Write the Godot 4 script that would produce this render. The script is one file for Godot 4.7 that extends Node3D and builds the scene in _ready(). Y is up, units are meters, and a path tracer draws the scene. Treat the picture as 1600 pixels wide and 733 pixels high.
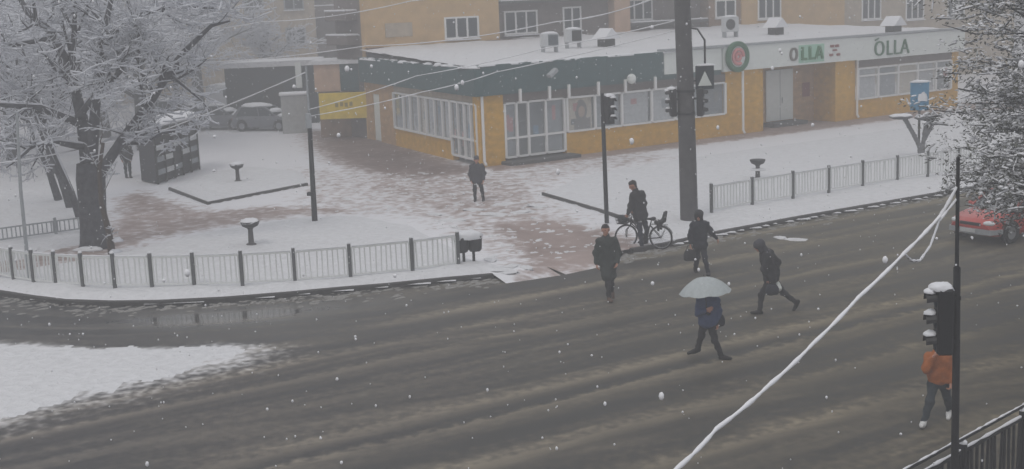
extends Node3D

# ------------------------------------------------------------------ mesh building
class MB:
	var v := PackedVector3Array()
	var n := PackedVector3Array()
	var t := PackedVector2Array()
	var i := PackedInt32Array()

	func tri(a: int, b: int, c: int) -> void:
		# front faces run clockwise
		var f := (v[b] - v[a]).cross(v[c] - v[a])
		if f.dot(n[a] + n[b] + n[c]) > 0.0:
			i.append(a); i.append(c); i.append(b)
		else:
			i.append(a); i.append(b); i.append(c)

	func put(p: Vector3, nn: Vector3, uv := Vector2.ZERO) -> int:
		v.append(p); n.append(nn); t.append(uv)
		return v.size() - 1

	func quad(a: Vector3, b: Vector3, c: Vector3, d: Vector3, nn := Vector3.ZERO) -> void:
		if nn == Vector3.ZERO:
			nn = (c - a).cross(d - b).normalized()
		var k := put(a, nn, Vector2(0, 0))
		put(b, nn, Vector2(1, 0)); put(c, nn, Vector2(1, 1)); put(d, nn, Vector2(0, 1))
		tri(k, k + 1, k + 2); tri(k, k + 2, k + 3)

	func flat(a: Vector3, b: Vector3, c: Vector3, away: Vector3) -> void:
		var nn := (b - a).cross(c - a).normalized()
		if nn.dot((a + b + c) / 3.0 - away) < 0: nn = -nn
		var k := put(a, nn); put(b, nn); put(c, nn)
		tri(k, k + 1, k + 2)

	func box(c: Vector3, s: Vector3, b := Basis()) -> void:
		var h := s * 0.5
		for ax in 3:
			for sg in [-1.0, 1.0]:
				var e := Vector3.ZERO; e[ax] = sg
				var p := Vector3.ZERO; p[(ax + 1) % 3] = 1
				var q := Vector3.ZERO; q[(ax + 2) % 3] = 1
				quad(c + b * ((e - p - q) * h), c + b * ((e + p - q) * h), c + b * ((e + p + q) * h), c + b * ((e - p + q) * h), (b * e).normalized())

	# box with chamfered edges
	func cbox(c: Vector3, s: Vector3, w: float, b := Basis()) -> void:
		var h := s * 0.5
		for ax in 3:
			var ay := (ax + 1) % 3
			var az := (ax + 2) % 3
			for sg in [-1.0, 1.0]:
				var e := Vector3.ZERO; e[ax] = sg * h[ax]
				var p := Vector3.ZERO; p[ay] = h[ay] - w
				var q := Vector3.ZERO; q[az] = h[az] - w
				var nn := Vector3.ZERO; nn[ax] = sg
				quad(c + b * (e - p - q), c + b * (e + p - q), c + b * (e + p + q), c + b * (e - p + q), (b * nn).normalized())
				for s2 in [-1.0, 1.0]:
					var l := Vector3.ZERO; l[az] = h[az] - w
					var a1 := Vector3.ZERO; a1[ax] = sg * h[ax]; a1[ay] = s2 * (h[ay] - w)
					var a2 := Vector3.ZERO; a2[ax] = sg * (h[ax] - w); a2[ay] = s2 * h[ay]
					var n2 := Vector3.ZERO; n2[ax] = sg; n2[ay] = s2
					quad(c + b * (a1 - l), c + b * (a1 + l), c + b * (a2 + l), c + b * (a2 - l), (b * n2).normalized())

	func bar(a: Vector3, b: Vector3, w: float, h: float, up := Vector3.UP) -> void:
		var z := (b - a)
		var l := z.length()
		z /= l
		if absf(z.dot(up)) > 0.98: up = Vector3.RIGHT
		var x := up.cross(z).normalized()
		box((a + b) * 0.5, Vector3(w, h, l), Basis(x, z.cross(x), z))

	func tube(p: Array, r: Array, sides := 6, caps := true) -> void:
		var last := v.size()
		var up := Vector3.UP
		var first := last
		for k in p.size():
			var d: Vector3 = (p[mini(k + 1, p.size() - 1)] - p[maxi(k - 1, 0)]).normalized()
			if k == 0 and absf(d.dot(up)) > 0.9: up = Vector3.RIGHT
			var x := up.cross(d)
			if x.length() < 0.05: x = Vector3(0.3, 0.5, 0.8).cross(d)
			x = x.normalized()
			var y := d.cross(x)
			up = y
			for s in sides:
				var a := TAU * s / sides
				var e := x * cos(a) + y * sin(a)
				put(p[k] + e * r[k], e, Vector2(float(s) / sides, k))
			if k > 0:
				for s in sides:
					var s2 := (s + 1) % sides
					tri(last + s, last + s2, last + sides + s2)
					tri(last + s, last + sides + s2, last + sides + s)
				last += sides
		if caps:
			for en in [0, p.size() - 1]:
				var d2: Vector3 = (p[0] - p[1]) if en == 0 else (p[-1] - p[-2])
				var c := put(p[en], d2.normalized())
				var o: int = first + en * sides
				var k0 := v.size()
				for s in sides: put(v[o + s], d2.normalized())
				for s in sides: tri(c, k0 + s, k0 + (s + 1) % sides)

	# profile of (radius, height) pairs turned round an axis
	func lathe(prof: Array, sides: int, at := Vector3.ZERO, b := Basis()) -> void:
		for k in prof.size() - 1:
			var p: Vector2 = prof[k]
			var q: Vector2 = prof[k + 1]
			var f := Vector2(q.y - p.y, p.x - q.x).normalized()
			var k0 := v.size()
			for s in sides + 1:
				var a := TAU * s / sides
				var e := Vector3(cos(a), 0, sin(a))
				var nn := b * (e * f.x + Vector3(0, f.y, 0))
				put(at + b * (e * p.x + Vector3(0, p.y, 0)), nn, Vector2(float(s) / sides, p.y))
				put(at + b * (e * q.x + Vector3(0, q.y, 0)), nn, Vector2(float(s) / sides, q.y))
			for s in sides:
				var o := k0 + s * 2
				tri(o, o + 1, o + 3); tri(o, o + 3, o + 2)

	func ball(c: Vector3, r: Vector3, sides := 10, rows := 6, b := Basis()) -> void:
		var k0 := v.size()
		for y in rows + 1:
			var la := PI * y / rows
			for s in sides + 1:
				var lo := TAU * s / sides
				var e := Vector3(sin(la) * cos(lo), cos(la), sin(la) * sin(lo))
				put(c + b * (e * r), (b * (e / r)).normalized(), Vector2(float(s) / sides, float(y) / rows))
		for y in rows:
			for s in sides:
				var o := k0 + y * (sides + 1) + s
				if y > 0: tri(o, o + 1, o + sides + 2)
				if y < rows - 1: tri(o, o + sides + 2, o + sides + 1)

	# lumpy cap of snow, flat below
	func lump(c: Vector3, r: Vector3, rng: RandomNumberGenerator, b := Basis(), sides := 9, rows := 4, rough := 0.18) -> void:
		var k0 := v.size()
		for y in rows + 1:
			var la := PI * 0.56 * y / rows
			for s in sides:
				var lo := TAU * s / sides
				var e := Vector3(sin(la) * cos(lo), cos(la), sin(la) * sin(lo))
				var q := 1.0 + (rng.randf_range(-rough, rough) if y > 0 else 0.0)
				put(c + b * (e * r * q), (b * (e / r)).normalized())
		for y in rows:
			for s in sides:
				var s2 := (s + 1) % sides
				var o := k0 + y * sides
				if y > 0: tri(o + s, o + s2, o + sides + s2)
				tri(o + s, o + sides + s2, o + sides + s)

	# rings of points joined into a skin
	func loft(rings: Array, caps := true, smooth := false) -> void:
		var m: int = rings[0].size()
		var mid := Vector3.ZERO
		for k in rings.size() - 1:
			var c := Vector3.ZERO
			for p in rings[k]: c += p
			for p in rings[k + 1]: c += p
			c /= m * 2
			for s in m:
				var s2 := (s + 1) % m
				var a: Vector3 = rings[k][s]
				var b: Vector3 = rings[k][s2]
				var d: Vector3 = rings[k + 1][s2]
				var e: Vector3 = rings[k + 1][s]
				var nn := (d - a).cross(e - b)
				if nn.length() < 1e-9: continue
				nn = nn.normalized()
				if nn.dot((a + b + d + e) / 4 - c) < 0: nn = -nn
				if smooth:
					var k0 := put(a, ((a - c).normalized() * 0.5 + nn).normalized())
					put(b, ((b - c).normalized() * 0.5 + nn).normalized())
					put(d, ((d - c).normalized() * 0.5 + nn).normalized())
					put(e, ((e - c).normalized() * 0.5 + nn).normalized())
					tri(k0, k0 + 1, k0 + 2); tri(k0, k0 + 2, k0 + 3)
				else:
					quad(a, b, d, e, nn)
		if caps:
			for en in [0, rings.size() - 1]:
				var c2 := Vector3.ZERO
				for p in rings[en]: c2 += p
				c2 /= m
				var inner: Vector3 = rings[1 if en == 0 else rings.size() - 2][0]
				for s in m: flat(c2, rings[en][s], rings[en][(s + 1) % m], inner)

	func mesh() -> ArrayMesh:
		var a := []
		a.resize(Mesh.ARRAY_MAX)
		a[Mesh.ARRAY_VERTEX] = v; a[Mesh.ARRAY_NORMAL] = n; a[Mesh.ARRAY_TEX_UV] = t; a[Mesh.ARRAY_INDEX] = i
		var m := ArrayMesh.new()
		m.add_surface_from_arrays(Mesh.PRIMITIVE_TRIANGLES, a)
		return m

	# skin round tapered capsules: each bone is [from, to, radius, radius]
	func skin(bones: Array, cell: float, k: float, wrinkle := 0.0) -> void:
		var lo := Vector3(1e9, 1e9, 1e9)
		var hi := -lo
		for b in bones:
			var r: float = maxf(b[2], b[3]) + k * 0.5 + cell * 2
			for e in 2:
				lo = lo.min(b[e] - Vector3(r, r, r)); hi = hi.max(b[e] + Vector3(r, r, r))
		var nx := int((hi.x - lo.x) / cell) + 2
		var ny := int((hi.y - lo.y) / cell) + 2
		var nz := int((hi.z - lo.z) / cell) + 2
		var nxy := nx * ny
		var f := PackedFloat32Array()
		f.resize(nxy * nz)
		f.fill(9.0)
		for b in bones:
			var a: Vector3 = b[0]
			var ba: Vector3 = b[1] - a
			var bb := maxf(ba.dot(ba), 1e-8)
			var ra: float = b[2]
			var dr: float = b[3] - ra
			var r: float = maxf(b[2], b[3]) + k + cell * 2
			var m0: Vector3 = (a.min(b[1]) - Vector3(r, r, r) - lo) / cell
			var m1: Vector3 = (a.max(b[1]) + Vector3(r, r, r) - lo) / cell
			for z in range(maxi(0, int(m0.z)), mini(nz, int(m1.z) + 1)):
				for y in range(maxi(0, int(m0.y)), mini(ny, int(m1.y) + 1)):
					var o := z * nxy + y * nx
					for x in range(maxi(0, int(m0.x)), mini(nx, int(m1.x) + 1)):
						var pa := lo + Vector3(x, y, z) * cell - a
						var h := clampf(pa.dot(ba) / bb, 0.0, 1.0)
						var d := (pa - ba * h).length() - ra - dr * h
						var g := f[o + x]
						var w := k - absf(d - g)
						f[o + x] = minf(d, g) - (w * w / k * 0.25 if w > 0 else 0.0)
		var id := PackedInt32Array()
		id.resize(f.size())
		id.fill(-1)
		var cells := PackedInt32Array()
		var off := [0, 1, nx, nx + 1, nxy, nxy + 1, nxy + nx, nxy + nx + 1]
		var lim := cell * 1.9
		for o in f.size() - nxy - nx - 1:
			if absf(f[o]) > lim: continue
			var neg := 0
			for c in 8:
				if f[o + off[c]] < 0: neg += 1
			if neg == 0 or neg == 8: continue
			var p := Vector3.ZERO
			var cnt := 0
			for c in 8:
				for ax in 3:
					var c2 := c | (1 << ax)
					if c2 == c: continue
					var fa := f[o + off[c]]
					var fb := f[o + off[c2]]
					if (fa < 0) == (fb < 0): continue
					var q := Vector3(c & 1, (c >> 1) & 1, c >> 2)
					q[ax] += fa / (fa - fb)
					p += q; cnt += 1
			p /= cnt
			var x := o % nx
			var y := (o / nx) % ny
			var z := o / nxy
			var g2 := Vector3(f[o + off[1]] + f[o + off[3]] + f[o + off[5]] + f[o + off[7]] - f[o] - f[o + off[2]] - f[o + off[4]] - f[o + off[6]],
				f[o + off[2]] + f[o + off[3]] + f[o + off[6]] + f[o + off[7]] - f[o] - f[o + off[1]] - f[o + off[4]] - f[o + off[5]],
				f[o + off[4]] + f[o + off[5]] + f[o + off[6]] + f[o + off[7]] - f[o] - f[o + off[1]] - f[o + off[2]] - f[o + off[3]]).normalized()
			var w := lo + (Vector3(x, y, z) + p) * cell
			if wrinkle > 0:
				var s := sin(w.y * 34 + sin(w.x * 19 + w.z * 13) * 2.1) + 0.6 * sin(w.x * 41 - w.y * 23 + w.z * 17)
				w += g2 * s * wrinkle
				g2 = (g2 + Vector3(0.3 * cos(w.x * 41 - w.y * 23), cos(w.y * 34 + sin(w.x * 19 + w.z * 13) * 2.1), 0) * wrinkle * 22).normalized()
			id[o] = put(w, g2)
			cells.append(o)
		var st := [1, nx, nxy]
		for o in cells:
			for ax in 3:
				var e: int = o + st[ax]
				if (f[o] < 0) == (f[e] < 0): continue
				var s1: int = st[(ax + 1) % 3]
				var s2: int = st[(ax + 2) % 3]
				var a := id[o]
				var b := id[o - s1]
				var c := id[o - s1 - s2]
				var d := id[o - s2]
				if b < 0 or c < 0 or d < 0: continue
				tri(a, b, c); tri(a, c, d)


# ------------------------------------------------------------------ naming and tagging
var used := {}
var M := {}
var rng := RandomNumberGenerator.new()

func numbered(parent: Node, called: String) -> String:
	var key := str(parent.get_instance_id()) + called
	var c: int = used.get(key, 0)
	used[key] = c + 1
	return called if c == 0 else "%s_%03d" % [called, c]

func adopt(o: Node, called: String, parent: Node) -> void:
	o.name = numbered(parent, called)
	parent.add_child(o, true)

func obj(called: String, mb, m: Material, parent: Node = self) -> MeshInstance3D:
	var o := MeshInstance3D.new()
	o.mesh = mb.mesh() if mb is MB else mb
	o.material_override = m
	adopt(o, called, parent)
	return o

func struct(called: String, mb, m: Material) -> MeshInstance3D:
	var o := obj(called, mb, m)
	o.set_meta("kind", "structure")
	return o

func tag(o: Node, label: String, category: String, group := "") -> void:
	o.set_meta("label", label)
	o.set_meta("category", category)
	if group: o.set_meta("group", group)

func thing(called: String, label: String, category: String, at := Vector3.ZERO, turn := 0.0, group := "") -> Node3D:
	var o := Node3D.new()
	adopt(o, called, self)
	o.position = at
	o.rotation.y = turn
	tag(o, label, category, group)
	return o

func copy(src: Node3D, label: String, at: Vector3, turn: float, group := "") -> Node3D:
	var o: Node3D = src.duplicate()
	adopt(o, String(src.name).rstrip("0123456789_"), self)
	o.position = at
	o.rotation.y = turn
	tag(o, label, src.get_meta("category"), group if group else src.get_meta("group", ""))
	return o

func paint(c: Color, rough := 0.85, vary := 0.0, scale := 1.0, metal := 0.0, bump := 0.0) -> StandardMaterial3D:
	var m := StandardMaterial3D.new()
	m.albedo_color = c
	m.roughness = rough
	m.metallic = metal
	if vary > 0:
		var nz := FastNoiseLite.new()
		nz.seed = int(c.r * 997 + c.g * 331 + c.b * 77 + scale * 13)
		nz.frequency = 0.02
		nz.fractal_octaves = 5
		nz.fractal_gain = 0.6
		var t := NoiseTexture2D.new()
		t.width = 256; t.height = 256
		t.seamless = true
		t.noise = nz
		var g := Gradient.new()
		g.set_color(0, Color(1 - vary, 1 - vary, 1 - vary))
		g.set_color(1, Color.WHITE)
		t.color_ramp = g
		m.albedo_texture = t
		m.uv1_triplanar = true
		m.uv1_world_triplanar = true
		m.uv1_scale = Vector3.ONE * scale
		if bump > 0:
			var h := NoiseTexture2D.new()
			h.width = 256; h.height = 256
			h.seamless = true
			h.noise = nz
			m.heightmap_enabled = true
			m.heightmap_texture = h
			m.heightmap_scale = bump
	return m

func grey(v: float) -> Color: return Color(v, v, v)

func noise_image(seed: int, freq: float, w: int, h: int, oct := 4) -> PackedByteArray:
	var z := FastNoiseLite.new()
	z.seed = seed
	z.frequency = freq
	z.fractal_octaves = oct
	var im := z.get_image(w, h)
	im.convert(Image.FORMAT_L8)
	return im.get_data()

# signed distance to a polygon, positive inside
func poly_dist(p: Vector2, g: PackedVector2Array) -> float:
	var d := 1e9
	for k in g.size():
		var q := Geometry2D.get_closest_point_to_segment(p, g[k], g[(k + 1) % g.size()])
		d = minf(d, q.distance_squared_to(p))
	return sqrt(d) * (1.0 if Geometry2D.is_point_in_polygon(p, g) else -1.0)

func line_dist(p: Vector2, g: PackedVector2Array) -> float:
	var d := 1e9
	for k in g.size() - 1:
		d = minf(d, Geometry2D.get_closest_point_to_segment(p, g[k], g[k + 1]).distance_squared_to(p))
	return sqrt(d)

# a bed of snow over a polygon: thin at its rim, uneven on top
func snow_bed(g: PackedVector2Array, base: float, rim: float, thick: float, lumps: float, cell: float, seed: int, ragged := 0.0) -> MB:
	var z := FastNoiseLite.new()
	z.seed = seed
	z.frequency = 0.35
	z.fractal_octaves = 4
	var lo := g[0]
	var hi := g[0]
	for p in g:
		lo = lo.min(p); hi = hi.max(p)
	lo -= Vector2.ONE * (cell * 2 + ragged); hi += Vector2.ONE * (cell * 2 + ragged)
	var nx := int((hi.x - lo.x) / cell) + 2
	var nz := int((hi.y - lo.y) / cell) + 2
	var h := PackedFloat32Array()
	var inside := PackedByteArray()
	for b in nz:
		for a in nx:
			var p := lo + Vector2(a, b) * cell
			var d := poly_dist(p, g)
			if ragged > 0: d += z.get_noise_2d(p.x * 2.2, p.y * 2.2) * ragged * 2.2
			var e := clampf(d / rim, -0.6, 1.0)
			var s := sqrt(maxf(e, 0.0)) if e > 0 else e
			var k := clampf(d / 0.8, 0.0, 1.0)
			h.append(base + s * thick + k * lumps * z.get_noise_2d(p.x, p.y))
			inside.append(1 if d > -cell * 1.8 else 0)
	var mb := MB.new()
	for b in nz:
		for a in nx:
			var l := h[b * nx + maxi(a - 1, 0)] - h[b * nx + mini(a + 1, nx - 1)]
			var f := h[maxi(b - 1, 0) * nx + a] - h[mini(b + 1, nz - 1) * nx + a]
			mb.put(Vector3(lo.x + a * cell, h[b * nx + a], lo.y + b * cell), Vector3(l, 2 * cell, f).normalized())
	for b in nz - 1:
		for a in nx - 1:
			var o := b * nx + a
			if inside[o] + inside[o + 1] + inside[o + nx] + inside[o + nx + 1] == 4:
				mb.tri(o, o + 1, o + nx + 1); mb.tri(o, o + nx + 1, o + nx)
	return mb

func vec3(p: Vector2, y: float) -> Vector3: return Vector3(p.x, y, p.y)

# ------------------------------------------------------------------ the layout, in metres (x right, z towards the viewer)
var KERB_L := PackedVector2Array([Vector2(-34, -52), Vector2(-26, -45), Vector2(-20, -39.6), Vector2(-16.5, -36.6), Vector2(-13.88, -34.7), Vector2(-12.73, -33.9), Vector2(-11.65, -33.25), Vector2(-10.32, -32.86), Vector2(-9.04, -32.71), Vector2(-7.43, -32.79), Vector2(-5.84, -33.09), Vector2(-4.64, -33.4), Vector2(-3.41, -33.64), Vector2(-1.75, -34.12), Vector2(-0.56, -34.38)])
var KERB_R := PackedVector2Array([Vector2(2.32, -36.26), Vector2(3.4, -37.1), Vector2(4.46, -37.75), Vector2(6.14, -39.2), Vector2(9.24, -41.38), Vector2(14.69, -44.91), Vector2(20, -48.3), Vector2(30, -54.8), Vector2(60, -74)])
var BED_A := PackedVector2Array([Vector2(-13.7, -34.95), Vector2(-12.65, -34.15), Vector2(-11.6, -33.5), Vector2(-10.3, -33.1), Vector2(-9.04, -32.93), Vector2(-7.43, -33.0), Vector2(-5.84, -33.3), Vector2(-4.64, -33.6), Vector2(-3.41, -33.85), Vector2(-1.75, -34.32), Vector2(-0.5, -34.6), Vector2(-0.35, -35.2), Vector2(-1.3, -36.6), Vector2(-2.1, -38.9), Vector2(-3.36, -42.4), Vector2(-5.31, -44.7), Vector2(-7.1, -44.9), Vector2(-9.97, -42.7), Vector2(-11.88, -39.7), Vector2(-13.06, -38.3), Vector2(-14.9, -36.9)])
var BED_B := PackedVector2Array([Vector2(-14.02, -53.6), Vector2(-11.43, -49.05), Vector2(-8.3, -53.29), Vector2(-9.21, -57.54), Vector2(-12.28, -60.27), Vector2(-13.85, -56.83)])
var BED_C := PackedVector2Array([Vector2(1.2, -48.09), Vector2(3.05, -43.67), Vector2(4.06, -40.91), Vector2(3.9, -38.3), Vector2(4.5, -38.0), Vector2(6.12, -39.42), Vector2(9.2, -41.6), Vector2(14.65, -45.12), Vector2(20, -48.5), Vector2(30, -55), Vector2(38, -60), Vector2(30, -72), Vector2(22.5, -67.6), Vector2(17.5, -63.6), Vector2(11.7, -59.6), Vector2(6.2, -55.6), Vector2(3.0, -52.6)])
var LAWN := PackedVector2Array([Vector2(-15.6, -39.0), Vector2(-13.92, -41.6), Vector2(-14.6, -45.5), Vector2(-16.2, -50), Vector2(-18, -55), Vector2(-22, -68), Vector2(-40, -72), Vector2(-40, -55), Vector2(-26, -46.5)])
var PATCH := PackedVector2Array([Vector2(-26, -37), Vector2(-15.5, -30.6), Vector2(-11.71, -28.95), Vector2(-9.82, -28.5), Vector2(-7.75, -28.25), Vector2(-6.1, -28.05), Vector2(-6.32, -27.2), Vector2(-7.7, -25.9), Vector2(-8.91, -24.9), Vector2(-9.76, -23.9), Vector2(-13, -22), Vector2(-26, -24)])
var SHOP := Vector3(-1.2, 0.12, -56.9)
const SHOP_TURN := 0.6163


func make_materials() -> void:
	M.snow = paint(Color(0.885, 0.888, 0.905), 0.9, 0.08, 0.5, 0.0, 5.0)
	M.snow_cap = paint(Color(0.89, 0.895, 0.915), 0.9)
	M.twig_snow = paint(Color(0.80, 0.81, 0.84), 0.9)
	M.bark = paint(Color(0.38, 0.385, 0.42), 0.9, 0.5, 0.8, 0.0, 2.5)
	M.bark_brown = paint(Color(0.32, 0.27, 0.24), 0.9, 0.35, 1.6)
	M.kerb = paint(Color(0.30, 0.295, 0.295), 0.8, 0.3, 1.0)
	M.dark_metal = paint(Color(0.17, 0.175, 0.19), 0.55, 0.25, 1.0, 0.2)
	M.black = paint(Color(0.09, 0.095, 0.11), 0.5)
	M.concrete = paint(Color(0.36, 0.355, 0.365), 0.85, 0.3, 0.5, 0.0, 0.6)
	M.post_paint = paint(Color(0.40, 0.41, 0.42), 0.6, 0.2, 2.0)
	M.rail_paint = paint(Color(0.86, 0.87, 0.87), 0.6)
	M.pale_metal = paint(Color(0.66, 0.68, 0.70), 0.5, 0.15, 1.0)
	M.white_paint = paint(Color(0.80, 0.81, 0.82), 0.5, 0.08, 1.0)
	M.ochre = paint(Color(0.89, 0.68, 0.17), 0.85, 0.2, 0.5, 0.0, 0.3)
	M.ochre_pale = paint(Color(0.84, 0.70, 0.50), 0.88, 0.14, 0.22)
	M.pinkish = paint(Color(0.80, 0.67, 0.57), 0.88, 0.14, 0.25)
	M.brown_wall = paint(Color(0.62, 0.51, 0.42), 0.88, 0.25, 0.3)
	M.recess_wall = paint(Color(0.80, 0.64, 0.45), 0.88, 0.25, 0.4)
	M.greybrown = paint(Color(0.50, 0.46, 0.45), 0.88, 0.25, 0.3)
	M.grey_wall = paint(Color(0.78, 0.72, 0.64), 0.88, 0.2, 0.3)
	M.teal = paint(Color(0.17, 0.34, 0.36), 0.55, 0.22, 0.5)
	M.sign_white = paint(Color(0.90, 0.92, 0.91), 0.45, 0.06, 0.5)
	M.green = paint(Color(0.04, 0.42, 0.20), 0.5)
	M.green_dark = paint(Color(0.10, 0.36, 0.22), 0.5)
	M.mint = paint(Color(0.62, 0.80, 0.71), 0.5)
	M.sign_brown = paint(Color(0.38, 0.36, 0.33), 0.5)
	M.red = paint(Color(0.62, 0.13, 0.11), 0.4, 0.15, 1.0)
	M.dull_red = paint(Color(0.50, 0.20, 0.17), 0.6)
	M.pink = paint(Color(0.80, 0.50, 0.50), 0.5)
	M.yellow = paint(Color(0.95, 0.82, 0.06), 0.55, 0.15, 0.4)
	M.yellow_dark = paint(Color(0.55, 0.47, 0.10), 0.6)
	M.blue = paint(Color(0.24, 0.55, 0.72), 0.5, 0.2, 1.0)
	M.frame = paint(Color(0.90, 0.90, 0.90), 0.45)
	var gl := StandardMaterial3D.new()
	gl.albedo_color = Color(0.7, 0.74, 0.76, 0.14)
	gl.transparency = BaseMaterial3D.TRANSPARENCY_ALPHA
	gl.roughness = 0.06
	M.glass = gl
	M.pane_dark = paint(Color(0.22, 0.25, 0.28), 0.12)
	M.show_a = paint(Color(0.93, 0.94, 0.95), 0.8, 0.25, 0.8)
	M.show_b = paint(Color(0.72, 0.75, 0.78), 0.8, 0.35, 0.9)
	M.show_c = paint(Color(0.93, 0.88, 0.80), 0.8, 0.2, 0.7)
	M.show_d = paint(Color(0.42, 0.46, 0.50), 0.8, 0.4, 1.1)
	M.tyre = paint(Color(0.08, 0.08, 0.085), 0.85)
	M.rim = paint(Color(0.62, 0.63, 0.65), 0.35, 0.0, 1.0, 0.6)
	M.car_red = paint(Color(0.76, 0.17, 0.11), 0.3, 0.12, 1.5)
	M.car_red.clearcoat_enabled = true
	M.car_grey = paint(Color(0.45, 0.46, 0.49), 0.35)
	M.car_white = paint(Color(0.74, 0.75, 0.77), 0.4)
	M.lens = paint(Color(0.86, 0.87, 0.88), 0.12)
	M.skin = paint(Color(0.72, 0.52, 0.44), 0.6)
	M.hair = paint(Color(0.13, 0.10, 0.09), 0.8)
	M.cloth_black = paint(Color(0.17, 0.17, 0.19), 0.9, 0.25, 3.0)
	M.cloth_navy = paint(Color(0.12, 0.14, 0.20), 0.9, 0.25, 3.0)
	M.cloth_jeans = paint(Color(0.14, 0.16, 0.23), 0.9, 0.25, 3.0)
	M.cloth_olive = paint(Color(0.22, 0.25, 0.24), 0.9, 0.25, 3.0)
	M.cloth_grey = paint(Color(0.28, 0.28, 0.31), 0.9, 0.25, 3.0)
	M.cloth_blue = paint(Color(0.25, 0.32, 0.48), 0.85, 0.2, 3.0)
	M.cloth_orange = paint(Color(0.68, 0.38, 0.15), 0.85, 0.2, 3.0)
	M.cloth_pale = paint(Color(0.50, 0.49, 0.53), 0.9, 0.2, 3.0)
	M.cloth_slate = paint(Color(0.20, 0.24, 0.27), 0.9, 0.2, 3.0)
	M.shoe = paint(Color(0.08, 0.08, 0.085), 0.7)
	M.shoe_white = paint(Color(0.82, 0.82, 0.82), 0.6)
	M.shoe_brown = paint(Color(0.33, 0.24, 0.18), 0.7)
	var um := paint(Color(0.72, 0.75, 0.76), 0.55, 0.12, 2.0)
	um.backlight_enabled = true
	um.backlight = Color(0.3, 0.3, 0.3)
	M.umbrella = um
	var lf := paint(Color(0.47, 0.48, 0.45), 0.8, 0.3, 2.0)
	lf.backlight_enabled = true
	lf.backlight = Color(0.32, 0.33, 0.28)
	M.leaf = lf
	M.brick = paint(Color(0.46, 0.34, 0.31), 0.9, 0.3, 0.5)


func _ready() -> void:
	rng.seed = 20
	# camera
	var cam := Camera3D.new()
	cam.name = "camera"
	cam.fov = rad_to_deg(2.0 * atan(366.5 / 2050.0))
	cam.far = 900.0
	cam.near = 0.1
	cam.transform = Transform3D(Basis(Vector3.RIGHT, -atan(371.5 / 2050.0)) * Basis(Vector3.BACK, -0.04), Vector3(0, 7.4, 0))
	add_child(cam)
	cam.current = true
	# sky, air, exposure
	var we := WorldEnvironment.new()
	we.name = "world_environment"
	var env := Environment.new()
	env.background_mode = Environment.BG_SKY
	var sky := Sky.new()
	var sm := ProceduralSkyMaterial.new()
	sm.sky_top_color = Color(0.805, 0.81, 0.822)
	sm.sky_horizon_color = Color(0.775, 0.775, 0.78)
	sm.sky_curve = 0.2
	sm.ground_bottom_color = Color(0.6, 0.6, 0.62)
	sm.ground_horizon_color = Color(0.74, 0.75, 0.77)
	sm.sun_angle_max = 1.0
	sky.sky_material = sm
	env.sky = sky
	env.tonemap_mode = Environment.TONE_MAPPER_LINEAR
	env.tonemap_exposure = 1.34
	env.fog_enabled = true
	env.fog_density = 0.009
	env.fog_light_color = Color(0.82, 0.822, 0.835)
	env.sdfgi_enabled = true
	env.ssao_enabled = true
	env.ssil_enabled = true
	we.environment = env
	add_child(we)
	# a veiled sun: broad and weak
	var sun := DirectionalLight3D.new()
	sun.name = "sun"
	sun.light_energy = 0.2
	sun.light_angular_distance = 20.0
	sun.light_color = Color(1.0, 0.98, 0.95)
	sun.shadow_enabled = true
	sun.rotation_degrees = Vector3(-55, -30, 0)
	add_child(sun)

	make_materials()
	build_ground()
	build_shop()
	build_apartments()
	build_far_side()
	build_roof_units()
	build_fences()
	build_poles()
	build_street_things()
	build_trees()
	build_cars()
	build_people()
	build_wires()
	build_snowfall()


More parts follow.
